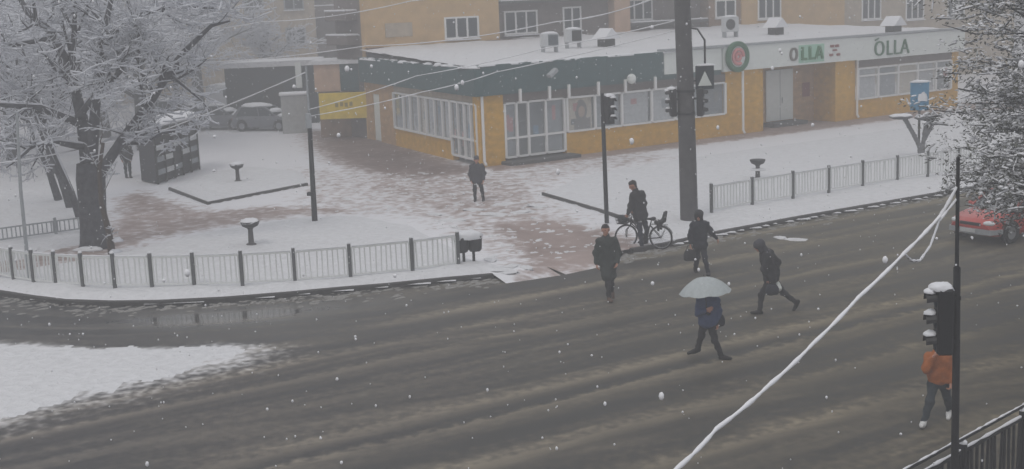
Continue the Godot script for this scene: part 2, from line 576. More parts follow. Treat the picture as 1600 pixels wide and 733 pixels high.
# ------------------------------------------------------------------ ground
func build_ground() -> void:
	var far := MB.new()
	far.quad(Vector3(-500, -0.06, 300), Vector3(500, -0.06, 300), Vector3(500, -0.06, -500), Vector3(-500, -0.06, -500), Vector3.UP)
	struct("ground", far, M.snow)

	# road sheet with the wheel tracks that the traffic has left in the slush
	var w := 1400
	var h := 1000
	var x0 := -30.0
	var z0 := -54.0
	var sx := 60.0 / w
	var sz := 46.0 / h
	var cw := 150
	var ch := 115
	var coarse := Image.create(cw, ch, false, Image.FORMAT_RGBF)
	for b in ch:
		for a in cw:
			var p := Vector2(x0 + (a + 0.5) * 60.0 / cw, z0 + (b + 0.5) * 46.0 / ch)
			coarse.set_pixel(a, b, Color(line_dist(p, KERB_L), line_dist(p, KERB_R), poly_dist(p, PATCH)))
	coarse.resize(w, h, Image.INTERPOLATE_BILINEAR)
	var dist := coarse.get_data().to_float32_array()
	var z1 := FastNoiseLite.new()
	z1.seed = 5
	z1.frequency = 0.09
	z1.fractal_octaves = 5
	z1.fractal_gain = 0.65
	# long thin noise: 24 cells along the road, 1500 across it
	var st := z1.get_image(64, 1500)
	st.convert(Image.FORMAT_L8)
	st.resize(1024, 1500, Image.INTERPOLATE_CUBIC)
	var sd := st.get_data()
	var broad := noise_image(9, 0.006, w, h, 4)
	var fine := noise_image(11, 0.15, w, h, 3)
	# ridges of slush between the wheel ruts: [offset across the road, half width, height]
	var prof := PackedFloat32Array()
	var ridges := [[-31.6, 0.2, 0.3], [-30.2, 0.25, -0.3], [-28.9, 0.22, 0.5], [-27.9, 0.3, -0.35], [-26.5, 0.26, 0.6], [-25.6, 0.3, -0.3], [-24.85, 0.16, 0.4], [-23.75, 0.2, 0.35], [-22.9, 0.35, -0.3], [-22.1, 0.14, 0.25], [-21.2, 0.3, -0.25], [-19.95, 0.26, 0.6], [-19.45, 0.12, -0.5], [-19.08, 0.14, 0.5], [-18.2, 0.3, -0.35], [-17.2, 0.24, 0.5], [-16.3, 0.35, -0.3], [-15.3, 0.2, 0.45], [-14.2, 0.3, -0.25], [-13.2, 0.25, 0.4], [-11.5, 0.3, 0.3], [-33.4, 0.3, 0.2]]
	for k in 4800:
		var vv := k / 40.0 - 60.0
		var t := 0.0
		for q in ridges:
			var e: float = (vv - q[0]) / q[1]
			if absf(e) < 3.0: t += q[2] * exp(-e * e)
		prof.append(t)
	var along := Vector2(0.835, -0.55)
	var across := Vector2(0.55, 0.835)
	var col := PackedByteArray()
	col.resize(w * h * 3)
	var rgh := PackedByteArray()
	rgh.resize(w * h)
	for b in h:
		for a in w:
			var k := b * w + a
			var x := x0 + (a + 0.5) * sx
			var z := z0 + (b + 0.5) * sz
			var dl := dist[k * 3]
			var dr := dist[k * 3 + 1]
			var u := x * along.x + z * along.y
			var v := x * across.x + z * across.y
			var wob := (broad[k] - 128) * 0.0012
			var turn := clampf((-x - 1.0) / 5.0, 0.0, 1.0) * clampf((6.2 - dl) / 2.0, 0.0, 1.0)
			var s1: float = sd[int((v + wob + 60.0) * 14.0) % 1500 * 1024 + int((u + 60.0) * 6.0) % 1024]
			var s2: float = sd[int((dl + wob + 10.0) * 15.0) % 1500 * 1024 + int((x + 60.0) * 6.0) % 1024]
			# wider bands: lanes driven more and less
			var lane: float = prof[int((v + wob * 0.6 + (fine[k] - 128) * 0.0016 + (s1 - 128.0) * 0.0011 + 60.0) * 40.0)]
			lane = 0.44 + lane * (0.40 + 0.75 * sd[int((v + 60.0) * 2.0) % 1500 * 1024 + int((u + 60.0) * 3.0) % 1024] / 255.0)
			var v3 := x * 0.29 + z * 0.957
			var s3: float = sd[int((v3 * 0.8 + 70.0) * 13.0) % 1500 * 1024 + int((x + 60.0) * 7.0) % 1024]
			s1 = lerpf(s1, s3, clampf((broad[k] - 110) * 0.02, 0.0, 0.75))
			var s := lerpf(s1, s2, turn) / 255.0
			s = clampf((s - 0.5) * 2.3 + 0.5, 0.0, 1.0)
			var bend := 0.16 * exp(-pow((dl - 2.3) / 0.18, 2.0)) - 0.14 * exp(-pow((dl - 1.5) / 0.3, 2.0)) - 0.22 * exp(-pow((dl - 4.35) / 0.22, 2.0))
			s = (s - 0.45) * 0.5 + lerpf(lane, 0.40 + bend * 1.6, turn) + (broad[k] / 255.0 - 0.5) * 0.3
			s += (fine[k] - 128) * 0.0022
			# slush thrown to the kerb and round the undriven patch
			s += clampf(1.0 - absf(dr - 0.75) / 0.5, 0.0, 1.0) * 0.30 - clampf(1.0 - dr / 0.35, 0.0, 1.0) * 0.35
			s += clampf(1.0 - absf(dl - 0.6) / 0.4, 0.0, 1.0) * 0.15 - clampf(1.0 - dl / 0.3, 0.0, 1.0) * 0.3
			s += clampf(1.0 + dist[k * 3 + 2] / 2.2, 0.0, 1.0) * 0.35 * (0.4 + fine[k] / 255.0) * (1.0 - turn * 0.8)
			var reach := lerpf(1.9, 0.35, turn)
			var slush := smoothstep(-reach, 0.15, dist[k * 3 + 2] + (broad[k] - 128) * 0.006 + (fine[k] - 128) * 0.0035 * reach)
			s -= turn * 0.06
			s = clampf(s, 0.0, 1.3)
			var cold := clampf(0.5 - x / 18.0, 0.0, 1.0)
			col[k * 3] = int(clampf(lerpf(46.0, 122.0, s) - cold * 3.0, 0, 255) * (1.0 - slush) + slush * 224.0)
			col[k * 3 + 1] = int(clampf(lerpf(43.0, 113.0, s) , 0, 255) * (1.0 - slush) + slush * 224.0)
			col[k * 3 + 2] = int(clampf(lerpf(35.0, 95.0, s) + cold * 11.0, 0, 255) * (1.0 - slush) + slush * 228.0)
			var pool := turn * exp(-pow((dl - 1.7) / 0.8, 2.0)) * clampf((x + 11.0) / 3.0, 0.0, 1.0)
			rgh[k] = int(clampf(lerpf(150.0, 230.0, s) - turn * 45.0 - pool * (120.0 + (broad[k] - 128) * 0.6), 18, 255))
	var rm := StandardMaterial3D.new()
	rm.albedo_texture = ImageTexture.create_from_image(Image.create_from_data(w, h, false, Image.FORMAT_RGB8, col))
	rm.roughness_texture = ImageTexture.create_from_image(Image.create_from_data(w, h, false, Image.FORMAT_L8, rgh))
	rm.roughness = 1.0
	rm.texture_repeat = false
	var road := MB.new()
	var c4 := [Vector2(-90, 40), Vector2(90, 40), Vector2(90, -110), Vector2(-90, -110)]
	for p in c4: road.put(vec3(p, 0), Vector3.UP, Vector2((p.x - x0) / 60.0, (p.y - z0) / 46.0))
	road.tri(0, 1, 2); road.tri(0, 2, 3)
	struct("road", road, rm)

	# pavement in front of the shops: brown paving under trodden snow
	var pw := 1300
	var ph := 1200
	var px0 := -26.0
	var pz0 := -81.0
	var mw := 130
	var mh := 120
	var cross := PackedVector2Array([Vector2(-1.1, -42.6), Vector2(1.1, -43.4), Vector2(2.3, -42.0), Vector2(3.8, -38.8), Vector2(4.2, -37.0), Vector2(2.6, -35.2), Vector2(0.9, -33.9), Vector2(0.1, -33.9), Vector2(0.1, -36.0)])
	var wet := PackedVector2Array([Vector2(-10.6, -68), Vector2(-12.5, -78), Vector2(-7.9, -76), Vector2(-0.9, -56.4), Vector2(-1.6, -54.2), Vector2(-4.0, -53.5), Vector2(-6.5, -56.2), Vector2(-8.7, -61)])
	var path := PackedVector2Array([Vector2(-22, -41), Vector2(-16, -38.9), Vector2(-14, -41.9), Vector2(-14.4, -47), Vector2(-16, -52), Vector2(-15.2, -54), Vector2(-11.2, -47.6), Vector2(-9, -48.2), Vector2(-5.6, -47.2), Vector2(-5.2, -45.4), Vector2(-7.2, -45.6), Vector2(-9.4, -44.0), Vector2(-11.6, -41.8), Vector2(-12.2, -39), Vector2(-15, -36.4)])
	var front := PackedVector2Array([Vector2(-1.4, -56.4), Vector2(-0.6, -55.0), Vector2(4, -58.3), Vector2(12, -63.8), Vector2(20, -69.2), Vector2(30, -76), Vector2(28, -80), Vector2(-1, -60)])
	var trod := PackedVector2Array([Vector2(-10, -60), Vector2(-8, -47.5), Vector2(-6, -45.6), Vector2(-3, -43.5), Vector2(-1.5, -38), Vector2(-0.5, -35), Vector2(3, -37), Vector2(2.6, -43.4), Vector2(1.0, -48), Vector2(3, -53), Vector2(8, -57.6), Vector2(6, -60), Vector2(-2, -55)])
	var walk := PackedVector2Array([Vector2(-6.5, -57), Vector2(-1.5, -55.8), Vector2(1.2, -52.5), Vector2(1.6, -46), Vector2(2.3, -42.5), Vector2(-1.2, -42.4), Vector2(-2.8, -43.8), Vector2(-4.2, -46.5), Vector2(-6.8, -52)])
	var mask := Image.create(mw, mh, false, Image.FORMAT_RGF)
	for b in mh:
		for a in mw:
			var p := Vector2(px0 + (a + 0.5) * 52.0 / mw, pz0 + (b + 0.5) * 48.0 / mh)
			var c := clampf(0.35 + poly_dist(p, cross) / 1.4, 0, 1) * 0.95
			c = maxf(c, clampf(0.4 + poly_dist(p, wet) / 2.2, 0, 1) * 0.92)
			c = maxf(c, clampf(0.5 + poly_dist(p, path) / 1.6, 0, 1) * 0.74)
			c = maxf(c, clampf(0.4 + poly_dist(p, front) / 1.2, 0, 1) * 0.9)
			c = maxf(c, clampf(0.5 + poly_dist(p, trod) / 2.0, 0, 1) * 0.44)
			c = maxf(c, clampf(0.5 + poly_dist(p, walk) / 2.6, 0, 1) * 0.6)
			mask.set_pixel(a, b, Color(c, clampf(0.3 + poly_dist(p, wet) / 3.0, 0, 1), 0))
	mask.resize(pw, ph, Image.INTERPOLATE_BILINEAR)
	var md := mask.get_data().to_float32_array()
	var n1 := noise_image(21, 0.055, pw, ph, 5)
	var n2 := noise_image(22, 0.12, pw, ph, 4)
	var n3 := noise_image(23, 0.012, pw, ph, 3)
	var pc := PackedByteArray()
	pc.resize(pw * ph * 3)
	for k in pw * ph:
		var nn := (n1[k] - 128) * 0.0034 + (n2[k] - 128) * 0.0028
		var s := smoothstep(0.22, 0.92, md[k * 2] + nn * (0.75 if md[k * 2] > 0.05 else 0.0))
		var q := clampf((n3[k] + n2[k] * 0.4) / 360.0, 0.0, 1.0)
		var br := lerpf(112.0, 158.0, q) - 34.0 * md[k * 2 + 1]
		pc[k * 3] = int(lerpf(226.0, br + 14.0, s))
		pc[k * 3 + 1] = int(lerpf(226.0, br - 4.0, s))
		pc[k * 3 + 2] = int(lerpf(231.0, br - 9.0, s))
	var pm := StandardMaterial3D.new()
	pm.albedo_texture = ImageTexture.create_from_image(Image.create_from_data(pw, ph, false, Image.FORMAT_RGB8, pc))
	pm.roughness = 0.75
	pm.texture_repeat = false
	M.paving = pm
	var edge := PackedVector2Array()
	edge.append_array(KERB_L)
	edge.append(Vector2(0.9, -35.1))
	edge.append_array(KERB_R)
	var poly := edge.duplicate()
	poly.append_array([Vector2(120, -74), Vector2(160, -260), Vector2(-160, -260), Vector2(-160, -52)])
	var pv := MB.new()
	for p in poly: pv.put(vec3(p, 0.12), Vector3.UP, Vector2((p.x - px0) / 52.0, (p.y - pz0) / 48.0))
	var tr := Geometry2D.triangulate_polygon(poly)
	for k in range(0, tr.size(), 3): pv.tri(tr[k], tr[k + 1], tr[k + 2])
	# the pavement dips to the road where people cross
	var n0 := KERB_L.size() - 1
	for k in range(n0, n0 + 2):
		var a := edge[k]
		var b := edge[k + 1]
		var o := Vector2(-(b - a).y, (b - a).x).normalized() * 0.8
		if o.y < 0: o = -o
		var i0 := pv.v.size()
		for q in [a, b, b + o, a + o]:
			pv.put(vec3(q, 0.12 if q == a or q == b else 0.003), Vector3.UP, Vector2((q.x - px0) / 52.0, (q.y - pz0) / 48.0))
		pv.tri(i0, i0 + 1, i0 + 2); pv.tri(i0, i0 + 2, i0 + 3)
	struct("pavement", pv, pm)

	# kerbs
	struct("kerb", kerb_mesh(KERB_L, 0.0, 0.135, 0.16), M.kerb)
	struct("kerb", kerb_mesh(KERB_R.slice(1), 0.0, 0.135, 0.16), M.kerb)
	struct("kerb", kerb_mesh(PackedVector2Array([BED_B[0], BED_B[1], BED_B[2]]), 0.1, 0.235, 0.1), M.kerb)
	struct("kerb", kerb_mesh(PackedVector2Array([BED_C[0], BED_C[1], BED_C[2]]), 0.1, 0.23, 0.09), M.kerb)

	# snow that nobody has walked on
	struct("snow_bed", snow_bed(BED_A, 0.125, 0.35, 0.11, 0.10, 0.22, 31, 0.05), M.snow)
	struct("snow_bed", snow_bed(BED_B, 0.125, 0.3, 0.13, 0.08, 0.3, 32, 0.02), M.snow)
	struct("snow_bed", snow_bed(BED_C, 0.125, 0.3, 0.12, 0.10, 0.3, 33, 0.05), M.snow)
	struct("snow_bed", snow_bed(LAWN, 0.125, 0.4, 0.14, 0.15, 0.4, 34, 0.1), M.snow)
	struct("snow_patch", snow_bed(PATCH, 0.004, 0.9, 0.02, 0.02, 0.12, 35, 0.25), M.snow)
	# ridges of trodden snow by the crossing
	var heap := MB.new()
	for q in [[-0.35, -34.75, 0.55], [-0.1, -35.2, 0.4], [0.35, -35.0, 0.3], [-0.6, -36.3, 0.4], [2.9, -36.6, 0.25], [-1.9, -43.2, 0.5], [-0.6, -44.1, 0.6], [0.4, -44.4, 0.5], [-1.3, -45.2, 0.5], [0.9, -45.6, 0.6], [-0.2, -46.3, 0.5], [-2.6, -44.6, 0.4], [8.0, -38.4, 0.3], [8.4, -38.0, 0.35]]:
		heap.lump(Vector3(q[0], 0.11 if q[0] < 5 else -0.01, q[1]), Vector3(q[2], 0.07, q[2] * 0.5), rng, Basis(Vector3.UP, rng.randf() * 3), 11, 4, 0.25)
	var hs := struct("snow_ridges", heap, M.snow)
	hs.set_meta("kind", "stuff")
	tag(hs, "low ridges of trodden snow beside the crossing and on the road", "snow")

	# trodden crumbs of snow on the paving and thrown slush along the kerbs
	var crumbs := MB.new()
	for k in 900:
		var p := Vector2(rng.randf_range(-8, 4), rng.randf_range(-56, -35))
		if not Geometry2D.is_point_in_polygon(p, trod if k % 8 else cross): continue
		if poly_dist(p, BED_A) > -0.1 or poly_dist(p, BED_C) > -0.1: continue
		var r := rng.randf_range(0.03, 0.10)
		crumbs.lump(vec3(p, 0.112), Vector3(r * rng.randf_range(1.0, 2.2), rng.randf_range(0.015, 0.045), r), rng, Basis(Vector3.UP, rng.randf() * 3), 7, 3, 0.3)
	var cs := struct("trodden_snow", crumbs, M.snow)
	cs.set_meta("kind", "stuff")
	tag(cs, "trodden crumbs of snow scattered over the brown paving", "snow")
	var spray := MB.new()
	for line in [KERB_L, KERB_R]:
		for k in 420:
			var i := rng.randi_range(3 if line == KERB_L else 0, line.size() - 2 if line == KERB_L else line.size() - 4)
			var a: Vector2 = line[i]
			var b: Vector2 = line[i + 1]
			var o := Vector2(-(b - a).y, (b - a).x).normalized() * absf(rng.randfn() * 0.45)
			if o.y < 0: o = -o
			var p := a.lerp(b, rng.randf()) + o + (b - a).orthogonal().normalized() * 0.0
			var r := rng.randf_range(0.02, 0.09)
			spray.lump(vec3(p, -0.004), Vector3(r * rng.randf_range(1.0, 2.5), rng.randf_range(0.012, 0.035), r), rng, Basis(Vector3.UP, 0.58 + rng.randfn() * 0.2), 6, 3, 0.3)
	var ss := struct("slush", spray, paint(Color(0.62, 0.61, 0.60), 0.8, 0.3, 2.0))
	ss.set_meta("kind", "stuff")
	tag(ss, "grey slush thrown along the kerbs at the road's edge", "slush")

	# pavement on the viewer's side, behind the near railing
	var near := MB.new()
	near.box(Vector3(14.1, 0.06, -9.9), Vector3(60, 0.12, 22), Basis(Vector3.UP, 0.78))
	struct("near_pavement", near, paint(Color(0.42, 0.40, 0.40), 0.7, 0.3, 0.4))


func kerb_mesh(p: PackedVector2Array, y0: float, y1: float, w: float) -> MB:
	var mb := MB.new()
	var rings := []
	for k in p.size():
		var d := (p[mini(k + 1, p.size() - 1)] - p[maxi(k - 1, 0)]).normalized()
		var o := Vector2(-d.y, d.x) * w * 0.5
		var b := 0.02
		var i := o * (1.0 - b / (w * 0.5))
		rings.append([vec3(p[k] - o, y0), vec3(p[k] - o, y1 - b), vec3(p[k] - i, y1), vec3(p[k] + i, y1), vec3(p[k] + o, y1 - b), vec3(p[k] + o, y0)])
	mb.loft(rings)
	return mb


# ------------------------------------------------------------------ the shop on the corner (x along its front, z out of it)
func glazing(parent: Node3D, at: Transform3D, x: Array, y0: float, y1: float, rails: Array, shows: Array, called := "window") -> void:
	# one window: a frame with its uprights, a pane in each bay and what stands behind it
	var fr := MB.new()
	var b := at.basis
	for k in x.size():
		fr.box(at * Vector3(x[k], (y0 + y1) / 2, 0.03), Vector3(0.11, y1 - y0, 0.12), b)
	for y in [y0, y1] + rails:
		for k in x.size() - 1:
			fr.box(at * Vector3((x[k] + x[k + 1]) / 2, y, 0.028), Vector3(x[k + 1] - x[k] - 0.11, 0.09, 0.11), b)
	var wnd := obj(called, fr, M.frame, parent)
	for k in x.size() - 1:
		var pn := MB.new()
		pn.box(at * Vector3((x[k] + x[k + 1]) / 2, (y0 + y1) / 2, 0.0), Vector3(x[k + 1] - x[k] - 0.1, y1 - y0 - 0.08, 0.012), b)
		obj("pane", pn, M.glass, wnd)
		var m = shows[k % shows.size()]
		if m != null:
			var ds := MB.new()
			var wd: float = (x[k + 1] - x[k]) * 0.82
			ds.box(at * Vector3((x[k] + x[k + 1]) / 2 + 0.02, lerpf(y0, y1, 0.5), -0.08), Vector3(wd, (y1 - y0) * 0.94, 0.03), b)
			obj("display_board", ds, m, wnd)
			for q in 2:
				if rng.randf() < 0.45: continue
				var ps := MB.new()
				ps.box(at * Vector3((x[k] + x[k + 1]) / 2 + rng.randf_range(-0.25, 0.25) * wd, lerpf(y0, y1, rng.randf_range(0.25, 0.75)), -0.05), Vector3(wd * rng.randf_range(0.2, 0.45), (y1 - y0) * rng.randf_range(0.15, 0.35), 0.012 + 0.004 * q), b)
				obj("poster", ps, [M.show_d, M.pink, M.show_b, M.blue, M.show_c, M.sign_brown][rng.randi() % 6], wnd)


func wall_box(parent: Node3D, at: Transform3D, x0: float, x1: float, y0: float, y1: float, m: Material, called := "wall", depth := 0.3, z := 0.0) -> MeshInstance3D:
	var mb := MB.new()
	mb.box(at * Vector3((x0 + x1) / 2, (y0 + y1) / 2, z - depth / 2), Vector3(x1 - x0, y1 - y0, depth), at.basis)
	return obj(called, mb, m, parent)


func letters(parent: Node3D, text: String, at: Transform3D, size: float, m: Material, bold := true, called := "lettering") -> void:
	var f := SystemFont.new()
	f.font_names = PackedStringArray(["Droid Sans"])
	f.font_weight = 700 if bold else 400
	var tm := TextMesh.new()
	tm.text = text
	tm.font = f
	tm.font_size = 48
	tm.pixel_size = size / 36.0
	tm.depth = 0.06
	var o := obj(called, tm, m, parent)
	o.transform = at


func build_shop() -> void:
	var s := thing("shop_building", "single-storey ochre corner shop with teal and white fascia and snowy flat roof", "shop", SHOP, SHOP_TURN)
	var f := Transform3D.IDENTITY
	# front
	wall_box(s, f, 0.0, 1.28, 0, 3.08, M.ochre, "pillar", 0.5)
	glazing(s, Transform3D(Basis(), Vector3(0, 0, -0.06)), [1.34, 1.98, 2.62, 3.6, 4.66], 0.28, 2.66, [1.12], [M.show_b, null, M.show_d, M.show_b], "door_window")
	var st := MB.new()
	st.cbox(Vector3(3.0, 0.07, 0.35), Vector3(3.9, 0.16, 0.9), 0.03)
	obj("door_step", st, M.concrete, s)
	wall_box(s, f, 4.72, 14.84, 0, 1.06, M.ochre, "sill_wall", 0.3, -0.002)
	glazing(s, f, [4.78, 6.42, 8.04, 9.9, 11.4, 13.1, 14.78], 1.12, 2.66, [], [M.show_c, M.show_b, M.show_a, M.show_a, M.show_b, M.show_d])
	for x in [1.98, 3.6, 4.7, 6.42, 8.04, 9.9, 11.4, 13.1]:
		var fin := MB.new()
		fin.cbox(Vector3(x, 2.98, 0.33), Vector3(0.12, 0.62, 0.12), 0.015)
		obj("mullion_head", fin, M.frame, s)
	wall_box(s, f, 1.28, 14.84, 2.72, 3.08, M.greybrown, "lintel", 0.28, -0.01)
	wall_box(s, f, 14.84, 17.5, 0, 3.2, M.ochre, "pillar", 1.7)
	wall_box(s, f, 23.0, 24.6, 0, 3.2, M.ochre, "pillar", 1.7)
	var rec := wall_box(s, f, 17.5, 23.0, 0, 3.2, M.recess_wall, "recess_wall", 0.2, -1.5)
	var dr := MB.new()
	dr.cbox(Vector3(20.25, 1.58, -1.44), Vector3(2.05, 2.7, 0.08), 0.02)
	obj("door", dr, M.sign_white, s)
	var dl := MB.new()
	dl.box(Vector3(20.25, 1.58, -1.395), Vector3(0.03, 2.6, 0.02))
	dl.box(Vector3(20.4, 1.3, -1.38), Vector3(0.04, 0.3, 0.05))
	obj("door_seam", dl, M.pale_metal, s)
	var stp := MB.new()
	stp.cbox(Vector3(20.2, 0.1, -1.0), Vector3(2.6, 0.2, 0.9), 0.03)
	obj("door_step", stp, M.concrete, s)
	var rp := MB.new()
	rp.cbox(Vector3(22.35, 1.72, -1.47), Vector3(0.55, 0.75, 0.05), 0.01)
	obj("notice_board", rp, M.dull_red, s)
	wall_box(s, f, 24.6, 33.0, 0, 1.0, M.ochre, "sill_wall", 0.3)
	glazing(s, f, [24.78, 26.45, 28.15, 29.85, 31.5, 32.9], 1.06, 2.70, [2.3], [M.show_a, M.show_b, M.show_c, M.show_a, M.show_b])
	wall_box(s, f, 24.6, 33.0, 2.76, 3.2, M.greybrown, "lintel", 0.28, -0.01)
	wall_box(s, f, 33.0, 33.6, 0, 3.2, M.ochre, "pillar", 0.5)
	# fascia: teal boards from the corner, then the white pharmacy sign
	for k in 6:
		wall_box(s, f, 0.0 + k * 1.75, 1.74 + k * 1.75, 3.10, 4.42, M.teal, "fascia_panel", 0.4, 0.28)
	wall_box(s, f, 10.53, 14.3, 3.34, 4.40, M.sign_white, "fascia_panel", 0.4, 0.30)
	wall_box(s, f, 10.53, 14.3, 3.10, 3.33, M.teal, "fascia_panel", 0.36, 0.26)
	wall_box(s, f, 14.4, 24.3, 3.22, 4.42, M.sign_white, "sign_board", 0.5, 0.36)
	wall_box(s, f, 24.31, 33.7, 3.18, 4.40, M.sign_white, "sign_board", 0.5, 0.34)
	wall_box(s, f, 10.5, 33.75, 4.43, 4.53, M.pale_metal, "parapet_cap", 0.6, 0.42)
	# lettering and the round emblem
	letters(s, "O", Transform3D(Basis(), Vector3(19.35, 3.78, 0.39)), 0.70, M.sign_brown)
	var glow := MB.new()
	glow.cbox(Vector3(20.72, 3.77, 0.36), Vector3(1.95, 0.92, 0.03), 0.012)
	obj("letter_backing", glow, M.mint, s)
	letters(s, "LLA", Transform3D(Basis().scaled(Vector3(1.12, 1, 1)), Vector3(20.72, 3.78, 0.41)), 0.70, M.green)
	for q in [[22.3, 4.06, 0.3, 0.13], [22.68, 4.06, 0.3, 0.13], [22.5, 3.84, 0.34, 0.09], [22.22, 3.6, 0.28, 0.13], [22.78, 3.6, 0.28, 0.13]]:
		var sy := MB.new()
		sy.cbox(Vector3(q[0], q[1], 0.385), Vector3(q[2], q[3], 0.05), 0.015)
		obj("emblem_stroke", sy, M.dull_red, s)
	letters(s, "OLLA", Transform3D(Basis().scaled(Vector3(1.18, 1, 1)), Vector3(27.15, 3.72, 0.38)), 0.82, M.green_dark, false)
	var ac := MB.new()
	ac.bar(Vector3(25.75, 4.19, 0.38), Vector3(26.05, 4.28, 0.38), 0.05, 0.06)
	obj("accent", ac, M.green_dark, s)
	var ring := MB.new()
	ring.lathe([Vector2(0.52, 0.0), Vector2(0.52, 0.16), Vector2(0.56, 0.2), Vector2(0.72, 0.2), Vector2(0.76, 0.16), Vector2(0.76, 0.0)], 32, Vector3(15.2, 3.92, 0.42), Basis(Vector3.RIGHT, PI / 2))
	obj("round_sign_ring", ring, M.green_dark, s)
	var disc := MB.new()
	disc.lathe([Vector2(0.001, 0.1), Vector2(0.53, 0.1), Vector2(0.53, 0.0)], 28, Vector3(15.2, 3.92, 0.42), Basis(Vector3.RIGHT, PI / 2))
	obj("round_sign_face", disc, M.sign_white, s)
	var swirl := MB.new()
	for arc in [[0.36, 0.0, 5.2, 0.09], [0.16, 1.0, 6.0, 0.08]]:
		var pts := []
		var rr := []
		for k in 15:
			var a: float = arc[1] + arc[2] * k / 14.0
			pts.append(Vector3(15.2 + cos(a) * arc[0], 3.92 + sin(a) * arc[0], 0.55))
			rr.append(arc[3])
		swirl.tube(pts, rr, 6)
	obj("round_sign_emblem", swirl, M.pink, s)
	# downpipes
	for q in [[15.6, 0.45], [24.62, 0.12], [0.08, 0.12]]:
		var dp := MB.new()
		dp.tube([Vector3(q[0], 0.1, q[1] + 0.12), Vector3(q[0], 0.25, q[1]), Vector3(q[0], 3.2, q[1])], [0.065, 0.065, 0.065], 8)
		obj("downpipe", dp, M.frame, s)
	# left side, turned back from the corner
	var lb := Basis(Vector3(-0.193, 0, 0.981), Vector3.UP, Vector3(-0.981, 0, -0.193))
	var l := Transform3D(lb, Vector3(0.193, 0, -0.981) * 16.0)   # x = 16 - distance from the corner
	glazing(s, l, [12.75, 13.6, 14.35, 15.1, 15.75], 0.28, 2.72, [1.12], [M.show_b, M.show_d, M.show_a, M.show_d], "door_window")
	wall_box(s, l, 15.8, 16.02, 0, 3.08, M.ochre, "corner_post", 0.2)
	wall_box(s, l, 4.9, 12.7, 0, 0.88, M.ochre, "sill_wall", 0.3)
	glazing(s, l, [4.96, 6.4, 7.4, 8.6, 9.6, 10.7, 11.7, 12.64], 0.94, 2.72, [], [M.show_b, M.show_a, M.show_a, M.show_c, M.show_a, M.show_b, M.show_a])
	wall_box(s, l, 4.9, 15.8, 2.78, 3.08, M.grey_wall, "lintel", 0.28, -0.01)
	wall_box(s, l, 2.6, 4.9, 0, 3.08, M.recess_wall, "wall", 0.3)
	wall_box(s, l, 0.0, 1.5, 0, 3.08, M.recess_wall, "wall", 0.3)
	wall_box(s, l, 1.5, 2.6, 0.02, 2.5, M.sign_white, "side_door", 0.15, -0.06)
	wall_box(s, l, 1.5, 2.6, 2.5, 3.08, M.recess_wall, "wall", 0.3)
	for k in 8:
		wall_box(s, l, k * 2.0 + 0.28, k * 2.0 + 2.27, 3.10, 4.40 - 0.02 * k, M.teal, "fascia_panel", 0.4, 0.28)
	# roof: a slab with snow on it, rising a little to the flats behind
	var rb := MB.new()
	var rf := MB.new()
	var z := FastNoiseLite.new()
	z.seed = 77; z.frequency = 0.5
	var nx := 68
	var nz := 24
	var base := []
	for b in nz + 1:
		for a in nx + 1:
			var dz := 15.6 * b / nz
			var xl := 0.193 * dz - 0.15
			var x := lerpf(xl, 33.6, float(a) / nx)
			var edge := minf(minf(float(b), float(a)), 3.0) / 3.0
			var y := 4.30 + 0.03 * dz + 0.13 * sqrt(edge) + 0.07 * z.get_noise_2d(x, dz)
			rf.put(Vector3(x, y, 0.2 - dz), Vector3(0.25 * z.get_noise_2d(x * 2 + 40, dz * 2), 1, 0.25 * z.get_noise_2d(x * 2, dz * 2 + 70)).normalized())
	for b in nz:
		for a in nx:
			var o := b * (nx + 1) + a
			rf.tri(o, o + 1, o + nx + 2); rf.tri(o, o + nx + 2, o + nx + 1)
	rb.loft([[Vector3(0.1, 3.2, -0.1), Vector3(0.1, 4.2, -0.1), Vector3(3.1, 4.6, -15.3), Vector3(3.1, 3.2, -15.3)], [Vector3(33.5, 3.2, -0.1), Vector3(33.5, 4.2, -0.1), Vector3(33.5, 4.6, -15.3), Vector3(33.5, 3.2, -15.3)]])
	var roof := obj("roof", rb, M.concrete, s)
	obj("roof_snow", rf, M.snow, roof)
	# the ragged rim of snow along the parapet
	var rim := MB.new()
	for k in 90:
		var t := rng.randf_range(0.1, 33.0)
		rim.lump(Vector3(t, 4.38, rng.randf_range(0.0, 0.22)), Vector3(rng.randf_range(0.2, 0.6), rng.randf_range(0.05, 0.13), 0.16), rng, Basis(), 8, 3)
	for k in 40:
		var p: Vector3 = l * Vector3(rng.randf_range(0.3, 15.9), 4.3, rng.randf_range(0.0, 0.22))
		rim.lump(p, Vector3(0.18, rng.randf_range(0.05, 0.13), rng.randf_range(0.2, 0.6)), rng, Basis(), 8, 3)
	var rs := obj("parapet_snow", rim, M.snow_cap, roof)
	rs.set_meta("kind", "stuff")
	# poster in the window by the door: a plain portrait outline
	var po := MB.new()
	po.ball(Vector3(5.66, 2.02, -0.055), Vector3(0.36, 0.5, 0.02), 14, 8)
	po.box(Vector3(5.72, 1.42, -0.05), Vector3(0.95, 0.5, 0.02))
	obj("poster_hair", po, M.greybrown, s)
	var pf := MB.new()
	pf.ball(Vector3(5.68, 1.98, -0.045), Vector3(0.21, 0.28, 0.02), 14, 8)
	obj("poster_face", pf, M.pinkish, s)

	# lamp and floodlight on the front
	var lamp := thing("wall_lamp", "round white lamp on the teal fascia above the shop windows", "lamp", SHOP + Basis(Vector3.UP, SHOP_TURN) * Vector3(8.3, 3.3, 0.35), SHOP_TURN)
	var ba := MB.new()
	ba.ball(Vector3(0, 0, 0.12), Vector3(0.24, 0.24, 0.2), 14, 10)
	obj("globe", ba, M.sign_white, lamp)
	var ar := MB.new()
	ar.tube([Vector3(0, 0, -0.06), Vector3(0, 0, 0.0)], [0.08, 0.05], 8)
	obj("mount", ar, M.dark_metal, lamp)
